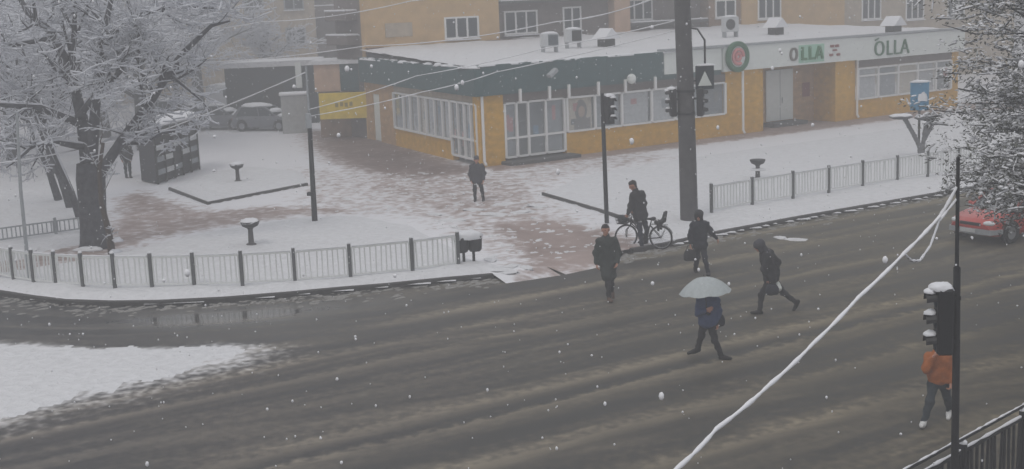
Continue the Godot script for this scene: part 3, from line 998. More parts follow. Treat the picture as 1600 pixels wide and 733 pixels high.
	var fl := thing("floodlight", "small white floodlight on a bracket over the shop door", "lamp", SHOP + Basis(Vector3.UP, SHOP_TURN) * Vector3(3.5, 3.9, 0.3), SHOP_TURN)
	var fb := MB.new()
	fb.cbox(Vector3(-0.1, 0, 0.55), Vector3(0.55, 0.2, 0.28), 0.04, Basis(Vector3.BACK, 0.6))
	obj("lamp_head", fb, M.pale_metal, fl)
	var fa := MB.new()
	fa.tube([Vector3(0.25, 0.1, -0.03), Vector3(0.15, 0.05, 0.45)], [0.03, 0.03], 6)
	obj("bracket", fa, M.dark_metal, fl)


# ------------------------------------------------------------------ the flats behind the shop
func flat_window(parent: Node3D, x0: float, x1: float, y0: float, y1: float, z: float, bays: int, m: Material) -> void:
	var fr := MB.new()
	for k in bays + 1:
		fr.box(Vector3(lerpf(x0, x1, float(k) / bays), (y0 + y1) / 2, z + 0.03), Vector3(0.11, y1 - y0 + 0.1, 0.07))
	for y in [y0, y1]:
		for k in bays:
			var w := (x1 - x0) / bays
			fr.box(Vector3(x0 + (k + 0.5) * w, y, z + 0.03), Vector3(w - 0.11, 0.1, 0.07))
	var o := obj("window", fr, m, parent)
	for k in bays:
		var w := (x1 - x0) / bays
		var pn := MB.new()
		pn.box(Vector3(x0 + (k + 0.5) * w, (y0 + y1) / 2, z + 0.012), Vector3(w - 0.1, y1 - y0 - 0.1, 0.02))
		obj("pane", pn, M.pane_dark, o)
	var sl := MB.new()
	sl.cbox(Vector3((x0 + x1) / 2, y0 - 0.1, z + 0.08), Vector3(x1 - x0 + 0.2, 0.07, 0.22), 0.02)
	obj("sill", sl, M.snow_cap, o)


func build_apartments() -> void:
	var s := thing("apartment_block", "ochre block of flats with white windows rising behind the shop roof", "apartment building", SHOP, SHOP_TURN)
	var f := Transform3D.IDENTITY
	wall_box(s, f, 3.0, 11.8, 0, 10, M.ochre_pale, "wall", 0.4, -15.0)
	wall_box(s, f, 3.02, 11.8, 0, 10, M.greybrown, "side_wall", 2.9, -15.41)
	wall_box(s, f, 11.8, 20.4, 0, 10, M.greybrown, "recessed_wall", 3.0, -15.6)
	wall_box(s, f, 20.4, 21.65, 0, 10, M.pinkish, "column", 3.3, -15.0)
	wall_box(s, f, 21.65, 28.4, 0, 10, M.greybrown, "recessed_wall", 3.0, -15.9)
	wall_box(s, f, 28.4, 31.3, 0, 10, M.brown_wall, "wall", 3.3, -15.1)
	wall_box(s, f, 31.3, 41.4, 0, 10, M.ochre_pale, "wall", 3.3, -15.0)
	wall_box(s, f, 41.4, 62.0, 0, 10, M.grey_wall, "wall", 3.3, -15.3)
	wall_box(s, f, 3.0, 31.2, 4.55, 4.88, M.brick, "plinth_band", 0.3, -14.75)
	for y in [5.3, 6.6]:
		var sb := MB.new()
		sb.cbox(Vector3(2.7, y, -17.0), Vector3(0.7, 0.5, 2.4), 0.03)
		var so := obj("side_balcony", sb, M.greybrown, s)
		var ss := MB.new()
		ss.cbox(Vector3(2.7, y + 0.3, -17.0), Vector3(0.75, 0.1, 2.45), 0.03)
		obj("balcony_snow", ss, M.snow_cap, so)
	var w := [[8.1, 10.3, 5.12, 6.25, -15.0, 3], [12.6, 14.9, 5.15, 6.42, -15.6, 3], [16.9, 18.2, 5.2, 6.5, -15.6, 2], [22.0, 24.2, 5.55, 6.75, -15.9, 3], [29.0, 30.75, 5.44, 6.5, -15.1, 2], [32.8, 34.9, 5.2, 6.55, -15.0, 3], [43.6, 45.6, 4.7, 6.1, -15.3, 3], [48.5, 50.5, 4.5, 5.95, -15.3, 3], [53.4, 55.4, 4.4, 5.85, -15.3, 3]]
	for q in w: flat_window(s, q[0], q[1], q[2], q[3], q[4], q[5], M.frame)
	var gv := MB.new()
	gv.cbox(Vector3(5.1, 5.75, -14.97), Vector3(1.7, 0.75, 0.05), 0.01)
	obj("stained_render", gv, M.grey_wall, s)
	# balcony ledges with snow on them
	for q in [[11.8, 20.4, 6.95], [21.7, 28.3, 5.3], [21.7, 28.3, 7.05]]:
		var sl := MB.new()
		sl.cbox(Vector3((q[0] + q[1]) / 2, q[2], -15.3), Vector3(q[1] - q[0] - 0.1, 0.16, 0.7), 0.02)
		var o := obj("balcony_slab", sl, M.concrete, s)
		var sn := MB.new()
		sn.cbox(Vector3((q[0] + q[1]) / 2, q[2] + 0.12, -15.25), Vector3(q[1] - q[0] - 0.15, 0.07, 0.6), 0.03)
		obj("snow_line", sn, M.snow_cap, o)
	var rf := MB.new()
	rf.cbox(Vector3(32.5, 10.15, -16.7), Vector3(59.4, 0.3, 3.8), 0.04)
	obj("roof", rf, M.snow, s)


func build_far_side() -> void:
	# grey block beyond, to the left of the flats
	var b := thing("apartment_block", "hazy beige block of flats far off behind the bare trees", "apartment building", Vector3(-19.5, 0.1, -108), 0.12)
	wall_box(b, Transform3D.IDENTITY, -14, 4.2, 0, 16, M.grey_wall, "wall", 10.0)
	wall_box(b, Transform3D.IDENTITY, 4.2, 9.3, 0, 16, M.greybrown, "recessed_wall", 9.0, -1.0)
	for y in [4.6, 7.4]:
		for x in [-9.0, -5.2, -1.4, 1.8]: flat_window(b, x, x + 1.5, y - 0.4, y + 0.9, 0.0, 2, M.pale_metal)
		var bl := MB.new()
		bl.cbox(Vector3(6.7, y - 0.7, -0.5), Vector3(5.0, 0.9, 1.0), 0.03)
		obj("balcony", bl, M.greybrown, b)
		var sn := MB.new()
		sn.cbox(Vector3(6.7, y - 0.2, -0.5), Vector3(5.05, 0.1, 1.05), 0.03)
		obj("balcony_snow", sn, M.snow_cap, b)
	# annex at the end of the shop with the yellow banner
	var a := thing("annex", "pale low annex with a snow-edged roof beyond the side of the shop", "building", Vector3(-7.7, 0.12, -71.6), -0.04)
	wall_box(a, Transform3D.IDENTITY, -2.7, -1.3, 2.6, 4.05, M.pinkish, "wall", 4.0)
	wall_box(a, Transform3D.IDENTITY, -1.3, 0.0, 2.6, 4.05, M.teal, "wall", 4.0, -0.1)
	wall_box(a, Transform3D.IDENTITY, -2.7, 0.4, 0.0, 2.6, M.brown_wall, "recessed_wall", 3.0, -1.0)
	wall_box(a, Transform3D.IDENTITY, -2.9, 0.2, 4.06, 4.25, M.snow, "roof_snow", 4.2, 0.15)
	var y := thing("banner", "yellow advertising banner hung at the side end of the shop", "banner", Vector3(-8.85, 1.95, -71.2), -0.04)
	var yb := MB.new()
	yb.cbox(Vector3(0, 0, 0), Vector3(2.6, 1.42, 0.06), 0.02)
	obj("sheet", yb, M.yellow, y)
	var yl := MB.new()
	for k in 4: yl.box(Vector3(-0.35 + k * 0.26, 0.05 + 0.04 * (k % 2), 0.035), Vector3(0.16, 0.22, 0.012))
	obj("faded_lettering", yl, M.yellow_dark, y)
	# long shelter further back
	var p := thing("pavilion", "low dark pavilion with a snow-covered roof beyond the parked cars", "building", Vector3(-14.2, 0.1, -82), 0.05)
	wall_box(p, Transform3D.IDENTITY, -3.2, 2.4, 0, 3.6, M.cloth_slate, "wall", 4.0)
	wall_box(p, Transform3D.IDENTITY, -3.4, 2.6, 3.62, 3.95, M.snow, "roof_snow", 4.6, 0.3)
	wall_box(p, Transform3D.IDENTITY, -0.9, 0.4, 1.2, 2.6, M.black, "opening", 0.05, 0.05)
	var sg := thing("sign_panel", "narrow upright white sign panel beside the dark pavilion", "sign", Vector3(-12.3, 0.1, -78.5))
	var sp := MB.new()
	sp.cbox(Vector3(0, 3.2, 0), Vector3(0.36, 1.5, 0.12), 0.02)
	obj("panel", sp, M.sign_white, sg)
	var so := MB.new()
	so.tube([Vector3(0, 0, -0.1), Vector3(0, 3.9, -0.1)], [0.06, 0.05], 8)
	obj("post", so, M.dark_metal, sg)
	# pale booth
	var bo := thing("booth", "pale grey metal booth with snow on top beside the yellow banner", "booth", Vector3(-12.35, 0.1, -76.5), 0.15)
	var bb := MB.new()
	bb.cbox(Vector3(0, 1.1, 0), Vector3(1.5, 2.2, 1.4), 0.04)
	obj("body", bb, paint(Color(0.72, 0.73, 0.73), 0.7, 0.15, 0.5), bo)
	var bs := MB.new()
	bs.cbox(Vector3(0, 2.27, 0), Vector3(1.7, 0.14, 1.6), 0.05)
	obj("snow_cap", bs, M.snow_cap, bo)
	# kiosk
	var k := thing("kiosk", "dark grey street kiosk with shelved front and thick snow on its roof", "kiosk", Vector3(-14.95, 0.12, -55.36), 0.0)
	var ax := Vector3(0.70, 0, -4.83).normalized()
	var az := Vector3(-1.02, 0, -1.28).normalized()
	var kb := Basis(ax, Vector3.UP, -az)
	var kt := Transform3D(kb, Vector3.ZERO)
	var body := MB.new()
	body.loft([[kt * Vector3(0, 0.05, -0.1), kt * Vector3(0, 2.3, -0.1), kt * Vector3(4.85, 2.3, -0.1), kt * Vector3(4.85, 0.05, -0.1)], [az * 1.7 + Vector3(0, 0.05, 0), az * 1.7 + Vector3(0, 2.3, 0), az * 1.7 + ax * 4.85 + Vector3(0, 2.3, 0), az * 1.7 + ax * 4.85 + Vector3(0, 0.05, 0)]])
	obj("body", body, paint(Color(0.20, 0.20, 0.24), 0.7, 0.25, 0.6), k)
	for q in 6:
		var po := MB.new()
		po.box(kt * Vector3(0.04 + q * 0.954, 1.17, 0.0), Vector3(0.09, 2.3, 0.1), kb)
		obj("front_post", po, M.black, k)
	for q in 5:
		for yy in [0.5, 1.05, 1.55]:
			if (q + int(yy * 2)) % 4 == 0: continue
			var sh := MB.new()
			sh.box(kt * Vector3(0.52 + q * 0.954, yy, -0.02), Vector3(0.8, 0.22, 0.06), kb)
			obj("shelf_goods", sh, M.show_a if (q + int(yy * 3)) % 2 == 0 else M.show_b, k)
	var kr := MB.new()
	kr.box(kt * Vector3(2.42, 2.36, -0.75), Vector3(5.3, 0.12, 2.3), kb)
	obj("roof", kr, M.dark_metal, k)
	var ks := MB.new()
	ks.cbox(kt * Vector3(2.42, 2.53, -0.75), Vector3(5.25, 0.24, 2.25), 0.09, kb)
	for q in 14: ks.lump(kt * Vector3(rng.randf_range(0.3, 4.5), 2.6, rng.randf_range(-1.4, -0.1)), Vector3(rng.randf_range(0.4, 0.9), 0.12, 0.4), rng, kb, 9, 3, 0.1)
	obj("roof_snow", ks, M.snow_cap, k)


func build_roof_units() -> void:
	var t := Basis(Vector3.UP, SHOP_TURN)
	var defs := [[6.9, 3.9, "white air conditioner on legs, leftmost on the snowy shop roof", 0.85, 0.62], [9.7, 5.6, "air conditioner with dark grille on the shop roof beside the balcony door", 0.86, 0.66], [20.8, 5.6, "white air conditioner with round fan on the roof left of the first sign", 0.92, 0.82]]
	for q in defs:
		var u := thing("air_conditioner", q[2], "air conditioner", SHOP + t * Vector3(q[0], 4.42 + 0.03 * q[1], -q[1]), SHOP_TURN - 0.25, "air conditioners on the shop roof")
		var b := MB.new()
		b.cbox(Vector3(0, 0.3 + q[4] / 2, 0), Vector3(q[3], q[4], 0.4), 0.03)
		obj("casing", b, M.white_paint, u)
		var g := MB.new()
		if q[0] > 15:
			g.lathe([Vector2(0.001, 0.03), Vector2(0.27, 0.03), Vector2(0.3, 0.0)], 20, Vector3(-0.08, 0.3 + q[4] / 2, 0.2), Basis(Vector3.RIGHT, PI / 2))
		else:
			g.cbox(Vector3(0.12, 0.3 + q[4] / 2, 0.205), Vector3(q[3] * 0.6, q[4] * 0.8, 0.03), 0.01)
		obj("fan_grille", g, M.show_d if q[0] < 8 else M.black, u)
		for x in [-1, 1]:
			var l := MB.new()
			l.box(Vector3(x * q[3] * 0.4, 0.15, 0), Vector3(0.06, 0.3, 0.38))
			obj("leg", l, M.pale_metal, u)
		var s := MB.new()
		s.lump(Vector3(0, 0.3 + q[4], 0), Vector3(q[3] * 0.52, 0.1, 0.24), rng, Basis(), 10, 3, 0.08)
		obj("snow_cap", s, M.snow_cap, u)
	var vents := [[11.3, 4.9, "squat roof vent under snow near the middle of the shop roof"], [23.9, 5.1, "snow-capped roof vent above the first pharmacy sign"], [28.5, 0.6, "snow-capped roof vent above the second pharmacy sign"]]
	for q in vents:
		var u := thing("roof_vent", q[2], "roof vent", SHOP + t * Vector3(q[0], 4.42 + 0.03 * q[1], -q[1]), SHOP_TURN, "vents on the shop roof")
		var b := MB.new()
		b.cbox(Vector3(0, 0.2, 0), Vector3(0.72, 0.42, 0.6), 0.03)
		obj("shaft", b, M.dark_metal, u)
		var r := MB.new()
		r.loft([[Vector3(-0.56, 0.42, 0.5), Vector3(0, 0.95, 0.5), Vector3(0.56, 0.42, 0.5)], [Vector3(-0.56, 0.42, -0.5), Vector3(0, 0.95, -0.5), Vector3(0.56, 0.42, -0.5)]])
		obj("snow_cap", r, M.snow_cap, u)


# ------------------------------------------------------------------ railings
func railing(called: String, label: String, posts: Array, hgt: float, bar_m: Material, post_m: Material, base_y: float, snow := true) -> Node3D:
	var o: Vector2 = posts[0]
	var r := thing(called, label, "railing", Vector3(o.x, base_y, o.y))
	var pm := MB.new()
	pm.cbox(Vector3(0, hgt * 0.5 + 0.03, 0), Vector3(0.09, hgt + 0.1, 0.09), 0.012)
	var post_mesh := pm.mesh()
	var bm := MB.new()
	bm.box(Vector3(0, hgt * 0.5 + 0.06, 0), Vector3(0.034, hgt - 0.22, 0.034))
	var bar_mesh := bm.mesh()
	var sm := MB.new()
	sm.lump(Vector3(0, hgt + 0.08, 0), Vector3(0.06, 0.05, 0.06), rng, Basis(), 7, 3, 0.1)
	var cap_mesh := sm.mesh()
	for k in posts.size():
		var p: Vector2 = posts[k] - o
		var d: Vector2 = (posts[mini(k + 1, posts.size() - 1)] - posts[maxi(k - 1, 0)])
		var po := obj("post", post_mesh, post_m, r)
		po.position = vec3(p, 0)
		po.rotation.y = atan2(-d.y, d.x)
		if snow: obj("snow_cap", cap_mesh, M.snow_cap, po)
		if k == posts.size() - 1: break
		var q: Vector2 = posts[k + 1] - o
		var l := (q - p).length()
		var e := (q - p) / l
		var rails := MB.new()
		var a := e * 0.07
		for y in [0.15, hgt - 0.04]:
			rails.bar(Vector3(a.x, y, a.y), Vector3(e.x * (l - 0.07), y, e.y * (l - 0.07)), 0.04, 0.045)
		for f in [0.07, l - 0.07]:
			rails.bar(Vector3(e.x * f, 0.15, e.y * f), Vector3(e.x * f, hgt - 0.04, e.y * f), 0.03, 0.03, Vector3(e.x, 0, e.y))
		var panel := obj("panel", rails, bar_m, r)
		panel.position = vec3(p, 0)
		if snow:
			var sn := MB.new()
			var pts := []
			var rr := []
			for j in 9:
				var f := lerpf(0.08, l - 0.08, j / 8.0)
				pts.append(Vector3(e.x * f, hgt + 0.0, e.y * f))
				rr.append(rng.randf_range(0.008, 0.03))
			sn.tube(pts, rr, 6)
			obj("rail_snow", sn, M.snow_cap, panel)
		var n := int(round(l / 0.145))
		for j in range(1, n):
			var b := obj("bar", bar_mesh, bar_m, panel)
			b.position = vec3(e * (l * j / n), 0)
			b.rotation = Vector3(rng.randfn() * 0.012, atan2(-e.y, e.x), rng.randfn() * 0.018)
	return r


func build_fences() -> void:
	var lp := [Vector2(-15.55, -37.4), Vector2(-14.63, -36.4), Vector2(-13.88, -35.74), Vector2(-13.13, -35.19), Vector2(-12.39, -34.81), Vector2(-11.54, -34.42), Vector2(-10.61, -34.17), Vector2(-9.57, -33.98), Vector2(-8.42, -33.85), Vector2(-7.14, -33.8), Vector2(-5.77, -33.9), Vector2(-4.34, -34.2), Vector2(-2.72, -34.7), Vector2(-1.5, -35.3)]
	railing("street_railing", "pale street railing with dark posts curving round the snowy bed on the left", lp, 0.92, M.rail_paint, M.post_paint, 0.14)
	var rp := [Vector2(6.51, -42.05), Vector2(8.05, -43.2), Vector2(9.65, -44.3), Vector2(11.12, -45.3), Vector2(12.57, -46.28), Vector2(14.09, -47.25), Vector2(15.49, -48.15), Vector2(16.95, -49.1), Vector2(18.46, -50.05), Vector2(20.0, -51.05), Vector2(21.5, -52.0)]
	railing("street_railing", "pale street railing with dark posts along the road behind the red car", rp, 0.92, M.rail_paint, M.post_paint, 0.2)
	# the dark railing on this side of the road, with a second rail above
	var np := [Vector2(4.75, -15.85), Vector2(6.06, -17.12), Vector2(7.38, -18.4), Vector2(8.7, -19.7), Vector2(10.0, -21.0)]
	var nr := railing("street_railing", "dark iron railing with snow on its rails in the near right corner", np, 0.95, M.dark_metal, M.black, 0.12)
	for k in np.size() - 1:
		var a: Vector2 = np[k] - np[0]
		var b: Vector2 = np[k + 1] - np[0]
		var tr := MB.new()
		tr.bar(Vector3(a.x, 1.09, a.y), Vector3(b.x, 1.09, b.y), 0.035, 0.035)
		var o := obj("top_rail", tr, M.dark_metal, nr)
		var sn := MB.new()
		var pts := []
		var rr := []
		for j in 17:
			var f := j / 16.0
			pts.append(Vector3(lerpf(a.x, b.x, f), 1.115, lerpf(a.y, b.y, f)))
			rr.append(rng.randf_range(0.003, 0.021))
		sn.tube(pts, rr, 6)
		obj("rail_snow", sn, M.snow_cap, o)
	# low mesh fence by the left lawn
	var mp := [Vector2(-20.5, -43.4), Vector2(-18.6, -42.4), Vector2(-16.8, -41.6), Vector2(-15.1, -42.9), Vector2(-14.1, -43.6)]
	railing("garden_fence", "low pale fence at the foot of the lawn on the far left", mp, 0.55, M.pale_metal, M.pale_metal, 0.18, false)


# ------------------------------------------------------------------ poles and signals
func signal_head(parent: Node3D, at: Transform3D, w: float, h: float, snow := true) -> void:
	# box with three visored lenses; its face looks along +z of the given frame
	var b := MB.new()
	b.cbox(at * Vector3(0, 0, 0), Vector3(w, h, 0.2), 0.025, at.basis)
	var o := obj("signal_box", b, M.black, parent)
	for k in 3:
		var y := h * (0.32 - 0.32 * k)
		var r := minf(w * 0.42, h * 0.14)
		var vz := MB.new()
		var pts := []
		for s in 9:
			var a := PI * s / 8.0
			pts.append(Vector2(cos(a), sin(a)) * r)
		for s in 8:
			var p: Vector2 = pts[s]
			var q: Vector2 = pts[s + 1]
			vz.quad(at * Vector3(p.x, y + p.y, 0.1), at * Vector3(q.x, y + q.y, 0.1), at * Vector3(q.x * 0.95, y + q.y * 0.95 - 0.02, 0.23), at * Vector3(p.x * 0.95, y + p.y * 0.95 - 0.02, 0.23))
		obj("visor", vz, M.black, o)
		var ln := MB.new()
		ln.lathe([Vector2(0.001, 0.03), Vector2(r * 0.6, 0.02), Vector2(r * 0.9, 0.0)], 16, at * Vector3(0, y, 0.1), at.basis * Basis(Vector3.RIGHT, PI / 2))
		obj("lens", ln, M.cloth_slate, o)
		if snow:
			var sn := MB.new()
			sn.lump(at * Vector3(0, y + r * 0.84, 0.165), Vector3(r * 0.8, 0.05, 0.085), rng, at.basis, 9, 4, 0.15)
			obj("visor_snow", sn, M.snow_cap, o)
	if snow:
		var s2 := MB.new()
		s2.lump(at * Vector3(0, h / 2 - 0.01, 0.04), Vector3(w * 0.5, 0.08, 0.15), rng, at.basis, 12, 4, 0.18)
		obj("snow_cap", s2, M.snow_cap, o)


func build_poles() -> void:
	# near signal, seen from its side
	var n := thing("traffic_signal", "near dark traffic signal on a pole, snow on its top and visors", "traffic light", Vector3(5.5, 0.12, -15.8))
	var np := MB.new()
	np.tube([Vector3(0, 0, 0), Vector3(-0.02, 2.6, 0), Vector3(-0.035, 3.78, 0), Vector3(-0.037, 3.80, 0), Vector3(-0.05, 5.15, 0)], [0.05, 0.047, 0.044, 0.026, 0.022], 12)
	obj("pole", np, M.dark_metal, n)
	signal_head(n, Transform3D(Basis(Vector3.UP, -PI / 2 - 0.12), Vector3(-0.19, 3.12, 0.02)), 0.27, 0.84)
	for y in [2.85, 3.4]:
		var br := MB.new()
		br.box(Vector3(-0.06, y, 0.01), Vector3(0.14, 0.05, 0.06))
		obj("bracket", br, M.black, n)
	# signal on the corner of the crossing
	var m := thing("traffic_signal", "thin pole with a traffic signal at the crossing left of the cyclist", "traffic light", Vector3(3.06, 0.14, -41.51))
	var mp := MB.new()
	mp.tube([Vector3(0, 0, 0), Vector3(-0.02, 2.0, 0), Vector3(-0.04, 4.15, 0)], [0.075, 0.07, 0.06], 10)
	obj("pole", mp, M.dark_metal, m)
	signal_head(m, Transform3D(Basis(Vector3.UP, 0.75), Vector3(0.16, 3.62, 0.1)), 0.32, 0.9)
	# the big concrete mast with what hangs on it
	var c := thing("utility_mast", "thick concrete mast at the kerb, leaning slightly, with signals on it", "utility pole", Vector3(5.66, 0.14, -41.14))
	var cp := MB.new()
	cp.tube([Vector3(0, -0.1, 0), Vector3(-0.03, 2.6, 0), Vector3(-0.06, 4.4, 0), Vector3(-0.16, 9.0, 0)], [0.285, 0.27, 0.262, 0.24], 18)
	obj("shaft", cp, M.concrete, c)
	for y in [3.45, 4.15]:
		var bd := MB.new()
		bd.lathe([Vector2(0.29, -0.04), Vector2(0.29, 0.04), Vector2(0.25, 0.045)], 18, Vector3(-0.05, y, 0))
		obj("steel_band", bd, M.dark_metal, c)
	signal_head(c, Transform3D(Basis(Vector3.UP, -PI / 2), Vector3(-0.47, 3.81, 0.14)), 0.36, 0.86)
	signal_head(c, Transform3D(Basis(Vector3.UP, PI / 2 - 0.3), Vector3(0.40, 3.78, 0.04)), 0.36, 0.86, false)
	for x in [-0.3, 0.26]:
		var ab := MB.new()
		ab.box(Vector3(x, 3.9, 0.06), Vector3(0.2, 0.06, 0.06))
		obj("bracket", ab, M.dark_metal, c)
	var g := thing("road_sign", "dark square road sign with a pale triangle beside the concrete mast", "road sign", Vector3(6.22, 4.68, -41.2))
	var gb := MB.new()
	gb.cbox(Vector3(0, 0, 0), Vector3(0.58, 0.74, 0.04), 0.015)
	obj("board", gb, M.cloth_slate, g)
	var gt := MB.new()
	gt.flat(Vector3(-0.22, -0.26, 0.03), Vector3(0.22, -0.26, 0.03), Vector3(0, 0.2, 0.03), Vector3(0, 0, -1))
	obj("triangle", gt, M.sign_white, g)
	var ga := MB.new()
	ga.tube([Vector3(-0.75, -0.1, -0.05), Vector3(0.0, -0.1, -0.05)], [0.03, 0.03], 6)
	ga.tube([Vector3(0.02, 0.2, -0.05), Vector3(0.02, 1.15, -0.05), Vector3(-0.2, 1.5, -0.05), Vector3(-0.75, 1.6, -0.05)], [0.035, 0.035, 0.03, 0.03], 6)
	obj("bracket", ga, M.dark_metal, g)
	var gs := MB.new()
	gs.lump(Vector3(0.0, 0.37, 0), Vector3(0.3, 0.06, 0.06), rng)
	obj("snow_cap", gs, M.snow_cap, g)
	# lamp post in the left bed
	var p := thing("lamp_post", "slim dark lamp post standing in the snowy bed on the left", "lamp post", Vector3(-6.63, 0.16, -43.67))
	var pp := MB.new()
	pp.tube([Vector3(0, -0.1, 0), Vector3(0.02, 1.6, 0), Vector3(0.04, 3.3, 0)], [0.1, 0.085, 0.075], 10)
	var pu := MB.new()
	pu.tube([Vector3(0.04, 3.3, 0), Vector3(0.05, 5.25, 0)], [0.04, 0.03], 8)
	obj("upper_tube", pu, M.pale_metal, p)
	obj("pole", pp, M.dark_metal, p)
	var p1 := MB.new()
	p1.cbox(Vector3(0.03, 3.45, 0.1), Vector3(0.2, 0.5, 0.08), 0.02)
	obj("pale_box", p1, M.pale_metal, p)
	var p2 := MB.new()
	p2.cbox(Vector3(-0.08, 1.0, 0.05), Vector3(0.22, 0.13, 0.16), 0.02)
	obj("clamp", p2, M.black, p)
	var p3 := MB.new()
	p3.lump(Vector3(0, -0.02, 0), Vector3(0.28, 0.08, 0.25), rng)
	obj("foot_snow", p3, M.snow_cap, p)
	# thin pale pole at the far left
	var t := thing("slender_pole", "thin pale leaning pole behind the left end of the railing", "pole", Vector3(-13.45, 0.14, -35.75))
	var tp := MB.new()
	tp.tube([Vector3(0, 0, 0), Vector3(0.02, 2.6, 0), Vector3(0.14, 4.7, 0)], [0.06, 0.05, 0.035], 8)
	obj("pole", tp, M.pale_metal, t)


# ------------------------------------------------------------------ planters, bin, bus stop
func build_street_things() -> void:
	var u := thing("pedestal_planter", "snow-filled bowl planter on a stem in the near left bed", "planter", Vector3(-8.0, 0.2, -39.6), 0.0, "bowl planters in the beds")
	var st := MB.new()
	st.lathe([Vector2(0.001, 0.0), Vector2(0.17, 0.0), Vector2(0.15, 0.06), Vector2(0.09, 0.1), Vector2(0.075, 0.5), Vector2(0.1, 0.56)], 14)
	obj("stem", st, M.concrete, u)
	var bo := MB.new()
	bo.lathe([Vector2(0.1, 0.55), Vector2(0.24, 0.62), Vector2(0.29, 0.72), Vector2(0.3, 0.76), Vector2(0.26, 0.76), Vector2(0.001, 0.7)], 18)
	obj("bowl", bo, M.dark_metal, u)
	var sn := MB.new()
	sn.lump(Vector3(0, 0.74, 0), Vector3(0.3, 0.12, 0.3), rng, Basis(), 14, 4, 0.1)
	obj("snow", sn, M.snow_cap, u)
	copy(u, "small bowl planter on a stem in the kerbed bed by the kiosk", Vector3(-11.4, 0.2, -54.65), 1.0)
	var u3 := copy(u, "dark bowl planter on a stem behind the right-hand railing", Vector3(9.42, 0.2, -49.38), 2.0)
	u3.get_node("snow").scale.y = 0.5
	# litter bins
	var b := thing("litter_bin", "dark double litter bin on legs, heaped with snow, at the railing's end", "bin", Vector3(-1.22, 0.16, -35.6), 0.3)
	for x in [-0.19, 0.19]:
		var d := MB.new()
		d.lathe([Vector2(0.001, 0.36), Vector2(0.15, 0.36), Vector2(0.19, 0.42), Vector2(0.205, 0.72), Vector2(0.19, 0.78), Vector2(0.001, 0.78)], 16, Vector3(x, 0, 0))
		obj("drum", d, M.dark_metal, b)
		var l := MB.new()
		l.cbox(Vector3(x * 0.75, 0.19, 0), Vector3(0.07, 0.4, 0.07), 0.01)
		obj("leg", l, M.dark_metal, b)
	var s := MB.new()
	s.lump(Vector3(-0.02, 0.76, 0), Vector3(0.42, 0.2, 0.24), rng, Basis(), 16, 5, 0.16)
	obj("snow_heap", s, M.snow_cap, b)
	# forked stump and the blue board behind it
	var f := thing("pollarded_tree", "pollarded forked grey tree with snow on its flat stubs behind the railing", "tree", Vector3(17.05, 0.18, -53.84))
	var t := MB.new()
	t.skin([[Vector3(0, -0.1, 0), Vector3(0, 0.35, 0), 0.15, 0.13], [Vector3(0, 0.3, 0), Vector3(-0.33, 0.95, 0.05), 0.10, 0.085], [Vector3(-0.33, 0.95, 0.05), Vector3(-0.72, 1.62, 0.1), 0.085, 0.1], [Vector3(0.02, 0.3, 0), Vector3(0.14, 1.0, -0.05), 0.09, 0.085], [Vector3(0.14, 1.0, -0.05), Vector3(0.22, 1.55, -0.1), 0.085, 0.1], [Vector3(0.15, 0.75, -0.05), Vector3(0.42, 1.3, 0.0), 0.055, 0.08]], 0.032, 0.07, 0.006)
	obj("trunk", t, paint(Color(0.5, 0.5, 0.52), 0.9, 0.35, 1.2), f)
	for q in [[-0.9, 1.72, 0.1, 0.55], [0.15, 1.62, -0.1, 0.5], [0.55, 1.42, 0.0, 0.35]]:
		var k := MB.new()
		k.lathe([Vector2(0.001, -0.1), Vector2(q[3] * 0.6, -0.06), Vector2(q[3] * 0.9, 0.02), Vector2(q[3] * 0.6, 0.06), Vector2(0.001, 0.07)], 12, Vector3(q[0], q[1], q[2]))
		obj("crown_stub", k, M.bark, f)
		var ks := MB.new()
		ks.lump(Vector3(q[0], q[1] + 0.05, q[2]), Vector3(q[3] * 0.85, 0.1, q[3] * 0.7), rng, Basis(), 12, 4, 0.2)
		obj("snow_cap", ks, M.snow_cap, f)
	var bs := thing("notice_stand", "blue notice board on a post behind the forked pollarded tree", "sign", Vector3(17.3, 0.14, -55.0), -0.3)
	var bp := MB.new()
	bp.tube([Vector3(0, 0, 0), Vector3(0, 3.2, 0)], [0.05, 0.05], 8)
	obj("post", bp, M.dark_metal, bs)
	var bb := MB.new()
	bb.cbox(Vector3(0, 2.5, 0.08), Vector3(0.75, 1.2, 0.08), 0.02)
	obj("board", bb, M.blue, bs)
	var bsn := MB.new()
	bsn.lump(Vector3(0, 3.08, 0.06), Vector3(0.42, 0.1, 0.14), rng)
	bsn.lump(Vector3(0.12, 2.35, 0.13), Vector3(0.16, 0.3, 0.03), rng, Basis(), 9, 4, 0.3)
	obj("snow_cap", bsn, M.snow_cap, bs)


# ------------------------------------------------------------------ trees
func grow(wood: MB, snow: MB, p: Vector3, d: Vector3, len: float, r: float, level: int, kids: Array, snowy: float) -> void:
	var pts := [p]
	var rr := [r]
	var segs := 4 if level > 0 else 3
	var q := p
	for k in segs:
		d = (d + Vector3(rng.randfn(), rng.randfn() * 0.8, rng.randfn()) * 0.2 + Vector3(0, 0.03, 0)).normalized()
		q += d * len / segs
		pts.append(q)
		rr.append(r * (1.0 - 0.7 * (k + 1) / segs))
	limb(wood, snow, pts, rr, level, kids, snowy, len)


